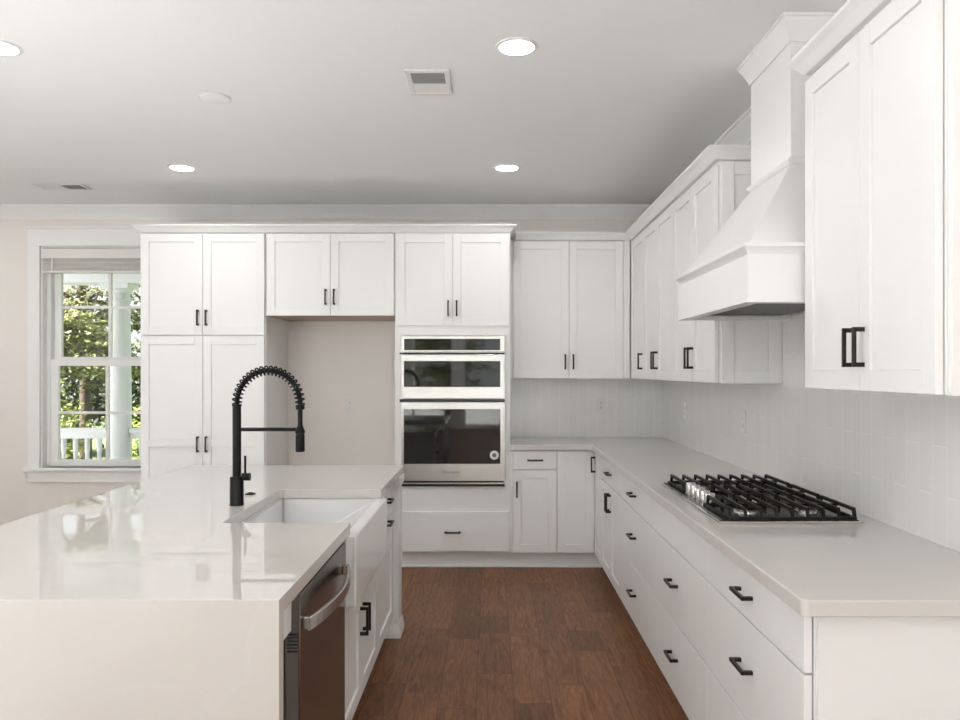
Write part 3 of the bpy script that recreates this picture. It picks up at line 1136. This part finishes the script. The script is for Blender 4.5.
LIP = [(-0.02, 0.168), (0.002, 0.168), (0.006, 0.176), (0.016, 0.188), (0.020, 0.192), (0.020, 0.204), (-0.02, 0.204)]
MB().sweep([(-0.009, HF), (HX, HF), (HX, HN), (-0.009, HN)], LIP).build('lip_molding', M['cab'], hd)
CX, CN, CF = 1.134 - XR, 2.874 - 3.095, 3.316 - 3.095
MB().frustum((HX + 0.004, -0.002, HN + 0.004, HF - 0.004), (CX, -0.002, CN, CF), 0.203, 0.548).build('tapered_body', M['cab'], hd)
box('chimney', M['cab'], CX, -0.002, CN, CF, 0.549, ZC - 1.69 - 0.001, hd)
COLLAR = [(-0.01, 0.545), (0.006, 0.545), (0.013, 0.552), (0.016, 0.560), (0.010, 0.568), (0.0, 0.575), (-0.01, 0.575)]
MB().sweep([(-0.002, CF), (CX, CF), (CX, CN), (-0.002, CN)], COLLAR).build('collar_molding', M['cab'], hd)
CC = [(o * 0.52, ZC - 1.69 + (z - ZC) * 0.85 - 0.0002) for o, z in CROWN]
MB().sweep([(-0.002, CF), (CX, CF), (CX, CN), (-0.002, CN)], CC).build('crown', M['trim'], hd)

# ------------------------------------------------------------------ gas cooktop
ck = empty('gas_cooktop', (0.80, 2.665, ZT + 0.0005), 0, 'stainless five-burner gas cooktop with black cast iron grates', 'cooktop')
CW, CD = 0.510, 0.920     # x, y
mb = MB()
mb.box(0, CW, 0, CD, 0.0, 0.010)
mb.build('tray', M['steel_hi'], ck, 0.003)
mb = MB()
mb.frustum((0.012, CW - 0.012, 0.012, CD - 0.012), (0.016, CW - 0.016, 0.016, CD - 0.016), 0.010, 0.0135)
mb.build('burner_deck', M['deck_black'], ck)
BURN = [(0.15, 0.16, 0.040), (0.37, 0.16, 0.030), (0.29, 0.46, 0.055), (0.15, 0.76, 0.034), (0.37, 0.76, 0.046)]
for bx, by, br in BURN:
    b = MB().lathe([(br + 0.012, 0.0137), (br + 0.010, 0.021), (br, 0.023), (br, 0.0265), (0.0, 0.0265)], bx, by, 0, 28).build('burner', M['steel'], ck, smooth=True)
    MB().lathe([(br - 0.004, 0.0267), (br - 0.002, 0.031), (br - 0.010, 0.035), (0.0, 0.0355)], bx, by, 0, 28).build('burner_cap', M['iron'], b, smooth=True)


def grate(y0, y1, x_start):
    g = MB()
    zl0, zl1, zt0, zt1 = 0.0140, 0.0225, 0.042, 0.054
    xa, xb = x_start, CW - 0.018
    # low rim
    g.box(xa, xb, y0, y0 + 0.010, zl0, zl1).box(xa, xb, y1 - 0.010, y1, zl0, zl1)
    g.box(xa, xa + 0.010, y0 + 0.010, y1 - 0.010, zl0, zl1).box(xb - 0.010, xb, y0 + 0.010, y1 - 0.010, zl0, zl1)
    n = 9
    pitch = 0.440 / (n - 1)
    for k in range(n):
        x = CW - 0.024 - k * pitch
        if x - 0.005 < xa:
            continue
        g.box(x - 0.0056, x + 0.0056, y0 + 0.010, y1 - 0.010, zt0, zt1)
        # raked end feet
        for ya, yb_ in ((y0, y0 + 0.010), (y1, y1 - 0.010)):
            d_ = math.copysign(0.010, yb_ - ya)
            pts = [(ya + d_ * 0.1, zl0 + 0.004), (ya + d_, zl0 + 0.004), (yb_ + d_ * 0.9, zt0 + 0.001), (yb_ + d_ * 0.9, zt1), (yb_, zt1)]
            a_ = [g.bm.verts.new((x - 0.0056, py, pz)) for py, pz in pts]
            b_ = [g.bm.verts.new((x + 0.0056, py, pz)) for py, pz in pts]
            g.bm.faces.new(a_)
            g.bm.faces.new(b_[::-1])
            for q_ in range(5):
                g.bm.faces.new((a_[q_], b_[q_], b_[(q_ + 1) % 5], a_[(q_ + 1) % 5]))
    m2 = (y0 + y1) / 2
    g.box(xa + 0.020, xb - 0.004, m2 - 0.004, m2 + 0.004, zt0 - 0.006, zt0 + 0.003)
    return g.build('grate', M['iron'], ck, 0.0012)


grate(0.016, 0.308, 0.030)
grate(0.312, 0.608, 0.118)
grate(0.612, 0.904, 0.030)
for k in range(5):
    ky = 0.325 + k * 0.070
    MB().lathe([(0.0255, 0.0137), (0.0255, 0.019), (0.0225, 0.020), (0.0215, 0.054), (0.019, 0.057), (0.0, 0.057)], 0.060, ky, 0, 24).build('knob', M['steel_hi'], ck, smooth=True)


# ------------------------------------------------------------------ island
IX0, IX1, IY0, IY1 = -1.715, -0.498, 1.786, 4.336
SX, SN, SF = -0.955, 2.692, 3.447
it = empty('island_countertop', (IX0, IY0, 0), 0, 'white stone island top with a waterfall end and sink cutout', 'countertop')
mb = MB()
W_ = IX1 - IX0
P = [(IX0, IY0 + 0.04), (IX1, IY0 + 0.04), (IX1, SN), (SX + 0.012, SN), (SX, SN + 0.012), (SX, SF - 0.012), (SX + 0.012, SF), (IX1, SF), (IX1, IY1), (IX0, IY1)]
mb.prism([(x - IX0, y - IY0) for x, y in P], 0.8755, ZT)
mb.box(0, W_, 0, 0.040, 0.8755, ZT).box(0, W_, 0, 0.040, 0.001, 0.8755)
weld(mb.bm)
mb.build('slab', M['quartz'], it, 0.0016)

XI = -0.530      # face of the island fronts
DI = 0.90


def island_root(name, ynear, label, cat):
    return empty(name, (XI, ynear, 0), PI / 2, label, cat)


# filler cabinet behind the waterfall, then dishwasher, sink base, pull-out, end panel
r = island_root('island_filler', IY0 + 0.042, 'white filler panel between the waterfall end and the dishwasher', 'panel')
fwid = 2.018 - (IY0 + 0.042)
box('body', M['cab_in'], 0, fwid, 0.022, DI, 0.001, 0.874, r)
box('face_strip', M['cab'], 0, fwid, 0.0, 0.022, 0.765, 0.874, r)

dw = island_root('dishwasher', 2.020, 'stainless dishwasher with a bowed handle built into the island', 'dishwasher')
DWW = 0.625
box('tub', M['darksteel'], 0.004, DWW - 0.004, 0.020, 0.60, 0.10, 0.868, dw)
box('toe_panel', M['vent'], 0.004, DWW - 0.004, 0.070, 0.60, 0.003, 0.099, dw)
dd = MB()
dd.box(0.0, DWW, -0.022, 0.019, 0.110, 0.858)
dd = dd.build('door', M['dwsteel'], dw, 0.004)
mb = MB()
n = 16
inner, outer = [], []
for k in range(n + 1):
    u = k / n
    x = 0.030 + u * (DWW - 0.060)
    bow = 0.016 + 0.036 * math.sin(PI * u) ** 0.85
    outer.append((x, -0.022 - bow - 0.006))
    inner.append((x, -0.022 - bow + 0.006))
poly = outer + inner[::-1]
mb.prism(poly, 0.752, 0.788)
mb.box(0.028, 0.046, -0.044, -0.0221, 0.756, 0.788).box(DWW - 0.046, DWW - 0.028, -0.044, -0.0221, 0.756, 0.788)
tag(mb.build('handle', M['steel_hi'], dd, 0.002), 'bright bowed bar handle')
mb = MB()
for k in range(6):
    mb.box(-0.0015, -0.0003, -0.018, 0.012, 0.705 + k * 0.009, 0.709 + k * 0.009)
mb.build('side_vent', M['vent'], dd)

r = island_root('sink_cabinet', 2.660, 'white two-door base cabinet below the farmhouse sink', 'cabinet')
sw = 0.898
mb = MB()
mb.box(0, sw, BODY0, DI, TOE, 0.616)
mb.box(0, 0.003, BODY0, DI, 0.616, 0.874).box(sw - 0.070, sw, BODY0, DI, 0.616, 0.874)
mb.box(0.003, sw - 0.070, 0.48, DI, 0.616, 0.874)
mb.build('body', M['cab_in'], r)
box('toe_kick', M['cab_in'], 0, sw, 0.075, DI, 0.001, TOE, r)
box('apron_rail', M['cab'], 0.0, sw, 0.001, BODY0 - 0.0002, 0.556, 0.616, r, 0.0015)
fronts(r, [('door', 0, sw / 2, 0.120, 0.551, (sw / 2 - 0.031, 0.440, True)), ('door', sw / 2, sw, 0.120, 0.551, (sw / 2 + 0.031, 0.440, True))])

sk = island_root('farmhouse_sink', 2.668, 'white apron-front farmhouse sink set in the island', 'sink')
kw = 0.806
Z_B, Z_T = 0.624, 0.874
mb = MB()
ax = XI - (-0.474)       # apron front in local y
wl = 0.024
yb = XI - (SX - 0.014)   # rear outer wall
# walls and floor of one basin, in local x (along the island), y (into the island)
mb.box(0, kw, ax, ax + 0.040, Z_B, Z_T)
mb.box(0, kw, yb - wl, yb, Z_B, Z_T)
mb.box(0, wl, ax + 0.040, yb - wl, Z_B, Z_T).box(kw - wl, kw, ax + 0.040, yb - wl, Z_B, Z_T)
mb.box(wl, kw - wl, ax + 0.040, yb - wl, Z_B, Z_B + 0.022)
bmesh.ops.remove_doubles(mb.bm, verts=mb.bm.verts, dist=1e-5)
mb.build('basin', M['ceramic'], sk, 0.006, seg=3)
MB().lathe([(0.045, 0.0), (0.045, 0.003), (0.038, 0.004), (0.020, 0.002), (0.0, 0.002)], kw / 2, 0.26, Z_B + 0.0225, 28).build('drain', M['steel'], sk, smooth=True)

r = island_root('trash_cabinet', 3.562, 'white pull-out island cabinet with two horizontal pulls past the sink', 'cabinet')
tw = 0.552
box('body', M['cab_in'], 0, tw, BODY0, DI, TOE, 0.874, r)
box('toe_kick', M['cab_in'], 0, tw, 0.075, DI, 0.001, TOE, r)
fronts(r, [('slab', 0, tw, 0.722, 0.868, (tw / 2, 0.797, False)), ('shaker_drawer', 0, tw, 0.120, 0.717, (tw / 2, 0.683, False))])

r = island_root('island_end_panel', 4.136, 'white end post with flared foot at the far end of the island', 'panel')
ew = 0.160
box('post', M['cab'], 0, ew, -0.026, DI, 0.001, 0.874, r, 0.002)
FT = [(-0.004, 0.001), (0.013, 0.001), (0.013, 0.030), (0.009, 0.045), (0.003, 0.075), (-0.004, 0.078)]
MB().sweep([(0.0005, DI), (0.0005, -0.026), (ew, -0.026), (ew, DI)][::1], [(o, z) for o, z in FT]).build('base_molding', M['trim'], r)
TP = [(-0.004, 0.820), (0.006, 0.820), (0.010, 0.830), (0.014, 0.874), (-0.004, 0.874)]
MB().sweep([(0.0005, 0.30), (0.0005, -0.026), (ew, -0.026), (ew, 0.30)], TP).build('top_molding', M['trim'], r)

# faucet: tube, coil spring arch, spray head on a docking arm
fc = empty('kitchen_faucet', (-1.020, 3.050, ZT + 0.0005), 0, 'tall matte black spring-neck faucet beside the sink', 'faucet')
MB().lathe([(0.028, 0.0), (0.028, 0.004), (0.027, 0.006), (0.027, 0.112), (0.0255, 0.114), (0.0, 0.114)], seg=32).build('base', M['black'], fc, smooth=True)
MB().lathe([(0.0168, 0.113), (0.0168, 0.395), (0.0185, 0.396), (0.0185, 0.404), (0.010, 0.405)], seg=28).build('riser_tube', M['black'], fc, smooth=True)
R_ = 0.127
z0 = 0.405
arc = [(R_ - R_ * math.cos(PI * k / 40), 0, z0 + R_ * math.sin(PI * k / 40) * 1.06) for k in range(41)]
MB().tube([(0, 0, 0.38)] + arc + [(2 * R_, 0, 0.33), (2 * R_, 0, 0.295)], 0.0100, 12).build('hose', M['black'], fc, smooth=True)
coil = []
turns = 23
path = [(0, 0, z0 - 0.01 + 0.01 * k) for k in range(1)] + arc
npt = turns * 14
for i in range(npt + 1):
    u = i / npt
    a = PI * u
    cx_, cz_ = R_ - R_ * math.cos(a), z0 + R_ * math.sin(a) * 1.06
    tx, tz = math.sin(a), math.cos(a) * 1.06
    l = math.hypot(tx, tz)
    nx, nz = -tz / l, tx / l
    ph = 2 * PI * turns * u
    rc = 0.0178
    coil.append((cx_ + nx * rc * math.cos(ph), rc * math.sin(ph), cz_ + nz * rc * math.cos(ph)))
MB().tube(coil, 0.0033, 6).build('spring_coil', M['black'], fc, smooth=True)
MB().lathe([(0.0, 0.383), (0.0165, 0.383), (0.0175, 0.388), (0.0175, 0.402), (0.0, 0.404)], 2 * R_, 0, 0, 24).build('spring_collar', M['black'], fc, smooth=True)
MB().lathe([(0.0, 0.288), (0.0195, 0.288), (0.0195, 0.298), (0.016, 0.303), (0.011, 0.318), (0.0, 0.320)], 2 * R_, 0, 0, 24).build('dock_ring', M['black'], fc, smooth=True)
MB().lathe([(0.0, 0.214), (0.0165, 0.214), (0.0180, 0.218), (0.0180, 0.278), (0.016, 0.287), (0.0, 0.288)], 2 * R_, 0, 0, 28).build('spray_head', M['black'], fc, smooth=True)
MB().tube([(0.010, 0, 0.303), (2 * R_ - 0.016, 0, 0.303)], 0.0075, 12).build('support_arm', M['black'], fc, smooth=True)
lv = MB()
lv.lathe([(0.0, 0.0), (0.0155, 0.0), (0.0155, 0.030), (0.0, 0.031)], 0.0225, 0.0, 0.113, 20, axis='X')
hh = lv.build('lever_hub', M['black'], fc, smooth=True)
MB().tube([(0.034, 0, 0.118), (0.034, -0.002, 0.198)], [0.0045, 0.0045], 10).build('lever', M['black'], hh, smooth=True)

ab = empty('air_switch', (-1.050, 3.315, ZT + 0.0005), 0, 'small round dark button on the island top by the faucet', 'button')
MB().lathe([(0.0225, 0.0), (0.0225, 0.003), (0.0205, 0.005), (0.012, 0.0055)], seg=28).build('flange', M['bronze'], ab, smooth=True)
MB().lathe([(0.0115, 0.0056), (0.0115, 0.008), (0.0, 0.0084)], seg=24).build('push_button', M['black'], ab, smooth=True)


# ------------------------------------------------------------------ wall outlets
def outlet(loc, rz, label, slots=True, group=None):
    o = empty('wall_outlet', loc, rz, label, 'outlet', group)
    box('cover_plate', M['plastic'], -0.036, 0.036, -0.006, -0.0005, -0.058, 0.058, o, 0.002)
    for dz in (-0.020, 0.020):
        f = MB().box(-0.017, 0.017, -0.0085, -0.0061, dz - 0.014, dz + 0.014).build('receptacle', M['plastic'], o, 0.003)
        m_ = MB()
        m_.box(-0.0085, -0.0060, -0.0092, -0.0086, dz - 0.005, dz + 0.007).box(0.0050, 0.0075, -0.0092, -0.0086, dz - 0.005, dz + 0.006)
        m_.lathe([(0.0, -0.0092), (0.0022, -0.0092), (0.0022, -0.0086), (0.0, -0.0086)], 0, 0, dz - 0.0095, 10, axis='Y')
        m_.build('slots', M['grille'] if not slots else M['vent'], f)
    return o


outlet(((601 - 491) * (YB - 0.008) / 760, YB - 0.008, 1.453 - 34 * YB / 760), 0, 'white outlet in the tile right of the oven tower')
outlet(((350 - 491) * YB / 760, YB, 1.453 - 34 * YB / 760), 0, 'white outlet on the bare wall in the fridge space', False)
outlet((XR - 0.008, 1.39 * 760 / (686 - 491), 1.453 - 40 * 5.42 / 760), -PI / 2, 'white outlet in the right wall tile near the corner', False)
outlet((XR - 0.008, 1.39 * 760 / (744 - 491), 1.453 - 51 * 4.17 / 760), -PI / 2, 'white outlet in the right wall tile just past the cooktop', False)

# ------------------------------------------------------------------ uplights added out of view to brighten the ceiling and kitchen
UPLIGHTS = [(-3.3, 0.9, 'in the middle of the living area', 23), (-2.4, 1.6, 'close to the island', 14), (-3.6, -6.0, 'by the rear windows on the left', 85), (1.05, -6.0, 'by the rear windows on the right', 85)]
ul0 = empty('added_uplight', (0, 0, 0), 0, None, 'added uplight')
MB().lathe([(0.13, 0.0145), (0.13, 0.024), (0.11, 0.030), (0.02, 0.036)], seg=32).build('base', M['black'], ul0, smooth=True)
MB().lathe([(0.014, 0.034), (0.014, 0.30)], seg=14).build('pole', M['black'], ul0, smooth=True)
MB().lathe([(0.02, 0.300), (0.08, 0.315), (0.15, 0.350), (0.19, 0.400), (0.186, 0.400), (0.146, 0.354), (0.08, 0.322), (0.02, 0.310)], seg=36, cap=False).build('bowl', M['trim'], ul0, smooth=True)
MB().lathe([(0.02, 0.312), (0.035, 0.340), (0.035, 0.370), (0.0, 0.382)], seg=20).build('bulb', M['lamp'], ul0, smooth=True)
for k, (x, y, where, watts) in enumerate(UPLIGHTS):
    o = ul0 if k == 0 else copy_tree(ul0)
    o.location = (x, y, 0.0)
    o['label'] = 'added unseen low black uplight with a white bowl ' + where
for o, (x, y, where, watts) in zip([q for q in COL.objects if q.name.startswith('added_uplight')], UPLIGHTS):
    ld = bpy.data.lights.new('lamp', 'AREA')
    ld.shape = 'DISK'
    ld.size = 0.34
    ld.energy = watts
    ld.color = (0.965, 0.985, 1.0)
    lo = bpy.data.objects.new('lamp', ld)
    lo.location = (0, 0, 0.395)
    lo.rotation_euler = (PI, 0, 0)
    lo.parent = o
    COL.objects.link(lo)

# ------------------------------------------------------------------ the porch outside the window
tag(box('porch_deck', M['deck'], -11, 3, YB + 0.17, 8.75, -0.24, -0.10), kind='structure')
tag(box('porch_ceiling', M['white_out'], -11, 3, YB + 0.17, 8.75, 2.66, 2.74), kind='structure')
pb = tag(box('porch_beam', M['white_out'], -11, 3, 8.36, 8.64, 2.425, 2.659), 'white porch beam over the columns outside the window', 'beam')


def column(x, lab):
    c_ = empty('porch_column', (x, 8.50, -0.10), 0, lab, 'column')
    H = 2.525
    MB().lathe([(0.118, 0.11), (0.122, 0.6), (0.120, 1.2), (0.112, 2.0), (0.104, 2.33)], seg=36).build('shaft', M['white_out'], c_, smooth=True)
    MB().lathe([(0.104, 2.331), (0.118, 2.335), (0.118, 2.352), (0.106, 2.356), (0.106, 2.42), (0.135, 2.455), (0.135, 2.466)], seg=36).build('capital', M['white_out'], c_, smooth=True)
    MB().box(-0.15, 0.15, -0.135, 0.135, 2.467, H - 0.001).build('abacus', M['white_out'], c_)
    MB().lathe([(0.150, 0.061), (0.155, 0.07), (0.150, 0.085), (0.128, 0.095), (0.122, 0.109)], seg=36).build('base_ring', M['white_out'], c_, smooth=True)
    MB().box(-0.16, 0.16, -0.16, 0.16, 0.001, 0.06).build('plinth', M['white_out'], c_)


column(-4.15, 'round white porch column seen through the window')
column(-7.0, 'round white porch column left of the one in the window')


def railing(xa, xb, lab):
    c_ = empty('porch_railing', (xa, 8.50, -0.10), 0, lab, 'railing')
    L = xb - xa
    mb = MB()
    mb.box(0, L, -0.055, 0.055, 0.865, 0.915).box(0, L, -0.030, 0.030, 0.800, 0.865)
    mb.build('top_rail', M['white_out'], c_, 0.004)
    box('bottom_rail', M['white_out'], 0, L, -0.03, 0.03, 0.08, 0.145, c_)
    n = int(L / 0.133)
    off = (L - (n - 1) * 0.133) / 2
    proto = None
    for k in range(n):
        if proto is None:
            proto = MB().lathe([(0.030, 0.146), (0.030, 0.25), (0.020, 0.27), (0.032, 0.36), (0.030, 0.44), (0.021, 0.60), (0.023, 0.655), (0.030, 0.66), (0.030, 0.67), (0.023, 0.675), (0.028, 0.70), (0.028, 0.799)], seg=14).build('baluster', M['white_out'], c_, smooth=True)
            o = proto
        else:
            o = proto.copy()
            COL.objects.link(o)
            o.parent = c_
        o.location = (off + k * 0.133, 0, 0)


railing(-6.88, -4.275, 'white porch railing with turned balusters left of the column')
railing(-4.025, -2.6, 'white porch railing right of the column')

# ------------------------------------------------------------------ outdoors
tag(box('lawn', M['ground'], -60, 60, 8.76, 90, -0.75, -0.55), kind='structure')
tag(box('bounce_yard', M['bounce_ground'], -60, 60, -60, 4.8, -0.75, -0.56), kind='structure')  # unseen ground, made pale so sunlight bounces up through the windows
tag(box('planting_bed', M['ground'], -60, 60, 4.81, 8.75, -0.75, -0.56), kind='structure')


def tree(name, loc, label, cat, crown, nleaf, size, mat, trunk_h, trunk_r, seed, group=None, branches=7):
    """crown: list of (cx,cy,cz,rx,ry,rz) lobes filled with leaf sprays on their shells"""
    rnd = random.Random(seed)
    t = empty(name, loc, rnd.random() * 0.2, label, cat, group)
    tb = MB()
    lean = rnd.uniform(-0.15, 0.15)
    tb.tube([(0, 0, -0.02), (lean * 0.3, 0.05, trunk_h * 0.4), (lean, 0, trunk_h)], [trunk_r * 1.25, trunk_r, trunk_r * 0.75], 10)
    for k in range(branches):
        l = crown[k % len(crown)]
        f = rnd.uniform(0.45, 0.98)
        s = Vector((lean * f, 0, trunk_h * f))
        e = Vector((l[0] + rnd.uniform(-.5, .5) * l[3], l[1] + rnd.uniform(-.5, .5) * l[4], l[2] + rnd.uniform(-.2, .6) * l[5]))
        m_ = (s + e) / 2 + Vector((rnd.uniform(-.2, .2), rnd.uniform(-.2, .2), 0.15))
        tb.tube([s, m_, e], [trunk_r * 0.5, trunk_r * 0.33, trunk_r * 0.12], 7)
    tb.build('trunk', M['bark'], t, smooth=True)
    vs, fs = [], []
    tot = sum(l[3] * l[4] * l[5] for l in crown)
    for l in crown:
        cnt = max(20, int(nleaf * l[3] * l[4] * l[5] / tot))
        nsub = max(6, cnt // 60)
        subs = []
        for _ in range(nsub):
            d = Vector((rnd.gauss(0, 1), rnd.gauss(0, 1), rnd.gauss(0, 1))).normalized() * rnd.uniform(0.45, 1.0)
            subs.append((l[0] + d.x * l[3], l[1] + d.y * l[4], l[2] + d.z * l[5], rnd.uniform(0.12, 0.28)))
        for i in range(cnt):
            sx_, sy_, sz_, sr = subs[i % nsub]
            m0 = min(l[3], l[4], l[5])
            c_ = Vector((sx_ + rnd.gauss(0, sr * l[3]), sy_ + rnd.gauss(0, sr * l[4]), sz_ + rnd.gauss(0, sr * 0.55 * l[5])))
            a = Vector((rnd.gauss(0, 1), rnd.gauss(0, 1), rnd.gauss(0, 0.5))).normalized()
            nrm = (Vector((rnd.gauss(0, 0.7), rnd.gauss(-0.35, 0.7), rnd.gauss(0.8, 0.5)))).normalized()
            b = nrm.cross(a)
            if b.length < 1e-3:
                continue
            b.normalize()
            a = b.cross(nrm)
            s_ = size * rnd.uniform(0.6, 1.4)
            i0 = len(vs)
            vs += [c_ - a * s_, c_ + b * s_ * 0.45 - nrm * s_ * 0.12, c_ + a * s_, c_ - b * s_ * 0.45 - nrm * s_ * 0.12]
            fs += [(i0, i0 + 1, i0 + 2), (i0, i0 + 2, i0 + 3)]
    me = bpy.data.meshes.new('foliage')
    me.from_pydata([tuple(p) for p in vs], [], fs)
    me.materials.append(mat)
    o = bpy.data.objects.new('foliage', me)
    COL.objects.link(o)
    o.parent = t
    return t


G = -0.55
# seen through the window: bushes just past the rail, then taller trees
tree('shrub', (-7.15, 11.2, G), 'bright lime green bush just beyond the railing, left of the column', 'shrub',
     [(0, 0, 1.0, .75, .7, .75), (.55, .1, .8, .6, .6, .6), (-.6, 0, .8, .6, .6, .6), (.1, .1, 1.6, .75, .5, .42), (-.7, 0, 1.45, .6, .5, .4)], 15000, 0.042, M['leaf_lime'], 0.9, 0.06, 3)
tree('shrub', (-4.7, 11.4, G), 'yellow green bush beyond the railing, right of the column', 'shrub',
     [(0, 0, .9, .7, .7, .7), (.5, .2, .7, .5, .5, .5)], 9000, 0.042, M['leaf_lime'], 0.8, 0.05, 4)
tree('tree', (-7.9, 13.4, G), 'sunlit olive green tree with a bare leaning branch outside the window', 'tree',
     [(0, 0, 2.55, 1.1, .8, .55), (.8, .1, 2.2, .7, .7, .5), (-.8, 0, 2.5, .7, .7, .5), (.5, -.3, 2.9, .5, .4, .25), (-.2, .2, 4.5, 1.2, .7, .5), (.9, .2, 4.1, .7, .6, .4)], 24000, 0.048, M['leaf_olive'], 4.2, 0.12, 7, branches=11)
tree('tree', (-8.0, 15.0, G), 'thin dark-branched tree with sparse leaves against the sky outside the window', 'tree',
     [(0, 0, 3.3, 1.5, .5, .6), (1.0, 0, 3.0, .9, .4, .4)], 2600, 0.05, M['leaf_olive'], 4.4, 0.10, 31, branches=16)
tree('tree', (-5.0, 14.6, G), 'dark green tree behind the porch column', 'tree',
     [(0, 0, 2.0, .8, .8, 1.2), (.3, 0, 3.4, .7, .7, .8)], 10000, 0.06, M['leaf_dark'], 3.6, 0.14, 9)
tree('tree', (-9.9, 18.2, G), 'shady dark tree deep behind the bushes', 'tree',
     [(0, 0, 1.5, 1.6, 1.2, 1.1), (1.4, 0, 1.4, 1.2, 1.0, 1.0)], 9000, 0.085, M['leaf_dark'], 2.6, 0.2, 12)

# outside the rear windows, seen only in reflections
k2 = 0
for x, y in ((-5.6, -13.2), (-1.3, -12.4), (2.4, -13.4), (-6.2, -18.5), (2.6, -18.5)):
    tree('tree', (x, y, G), 'tree outside the rear windows mirrored in the oven glass', 'tree',
         [(0, 0, 2.3, 1.3, 1.1, 1.4), (.6, .2, 3.4, .9, .8, .8), (-.7, 0, 3.1, .8, .8, .7)], 2600, 0.10, M['leaf_olive' if k2 % 2 else 'leaf_lime'], 3.2, 0.14, 20 + k2, 'trees outside the rear windows')
    k2 += 1
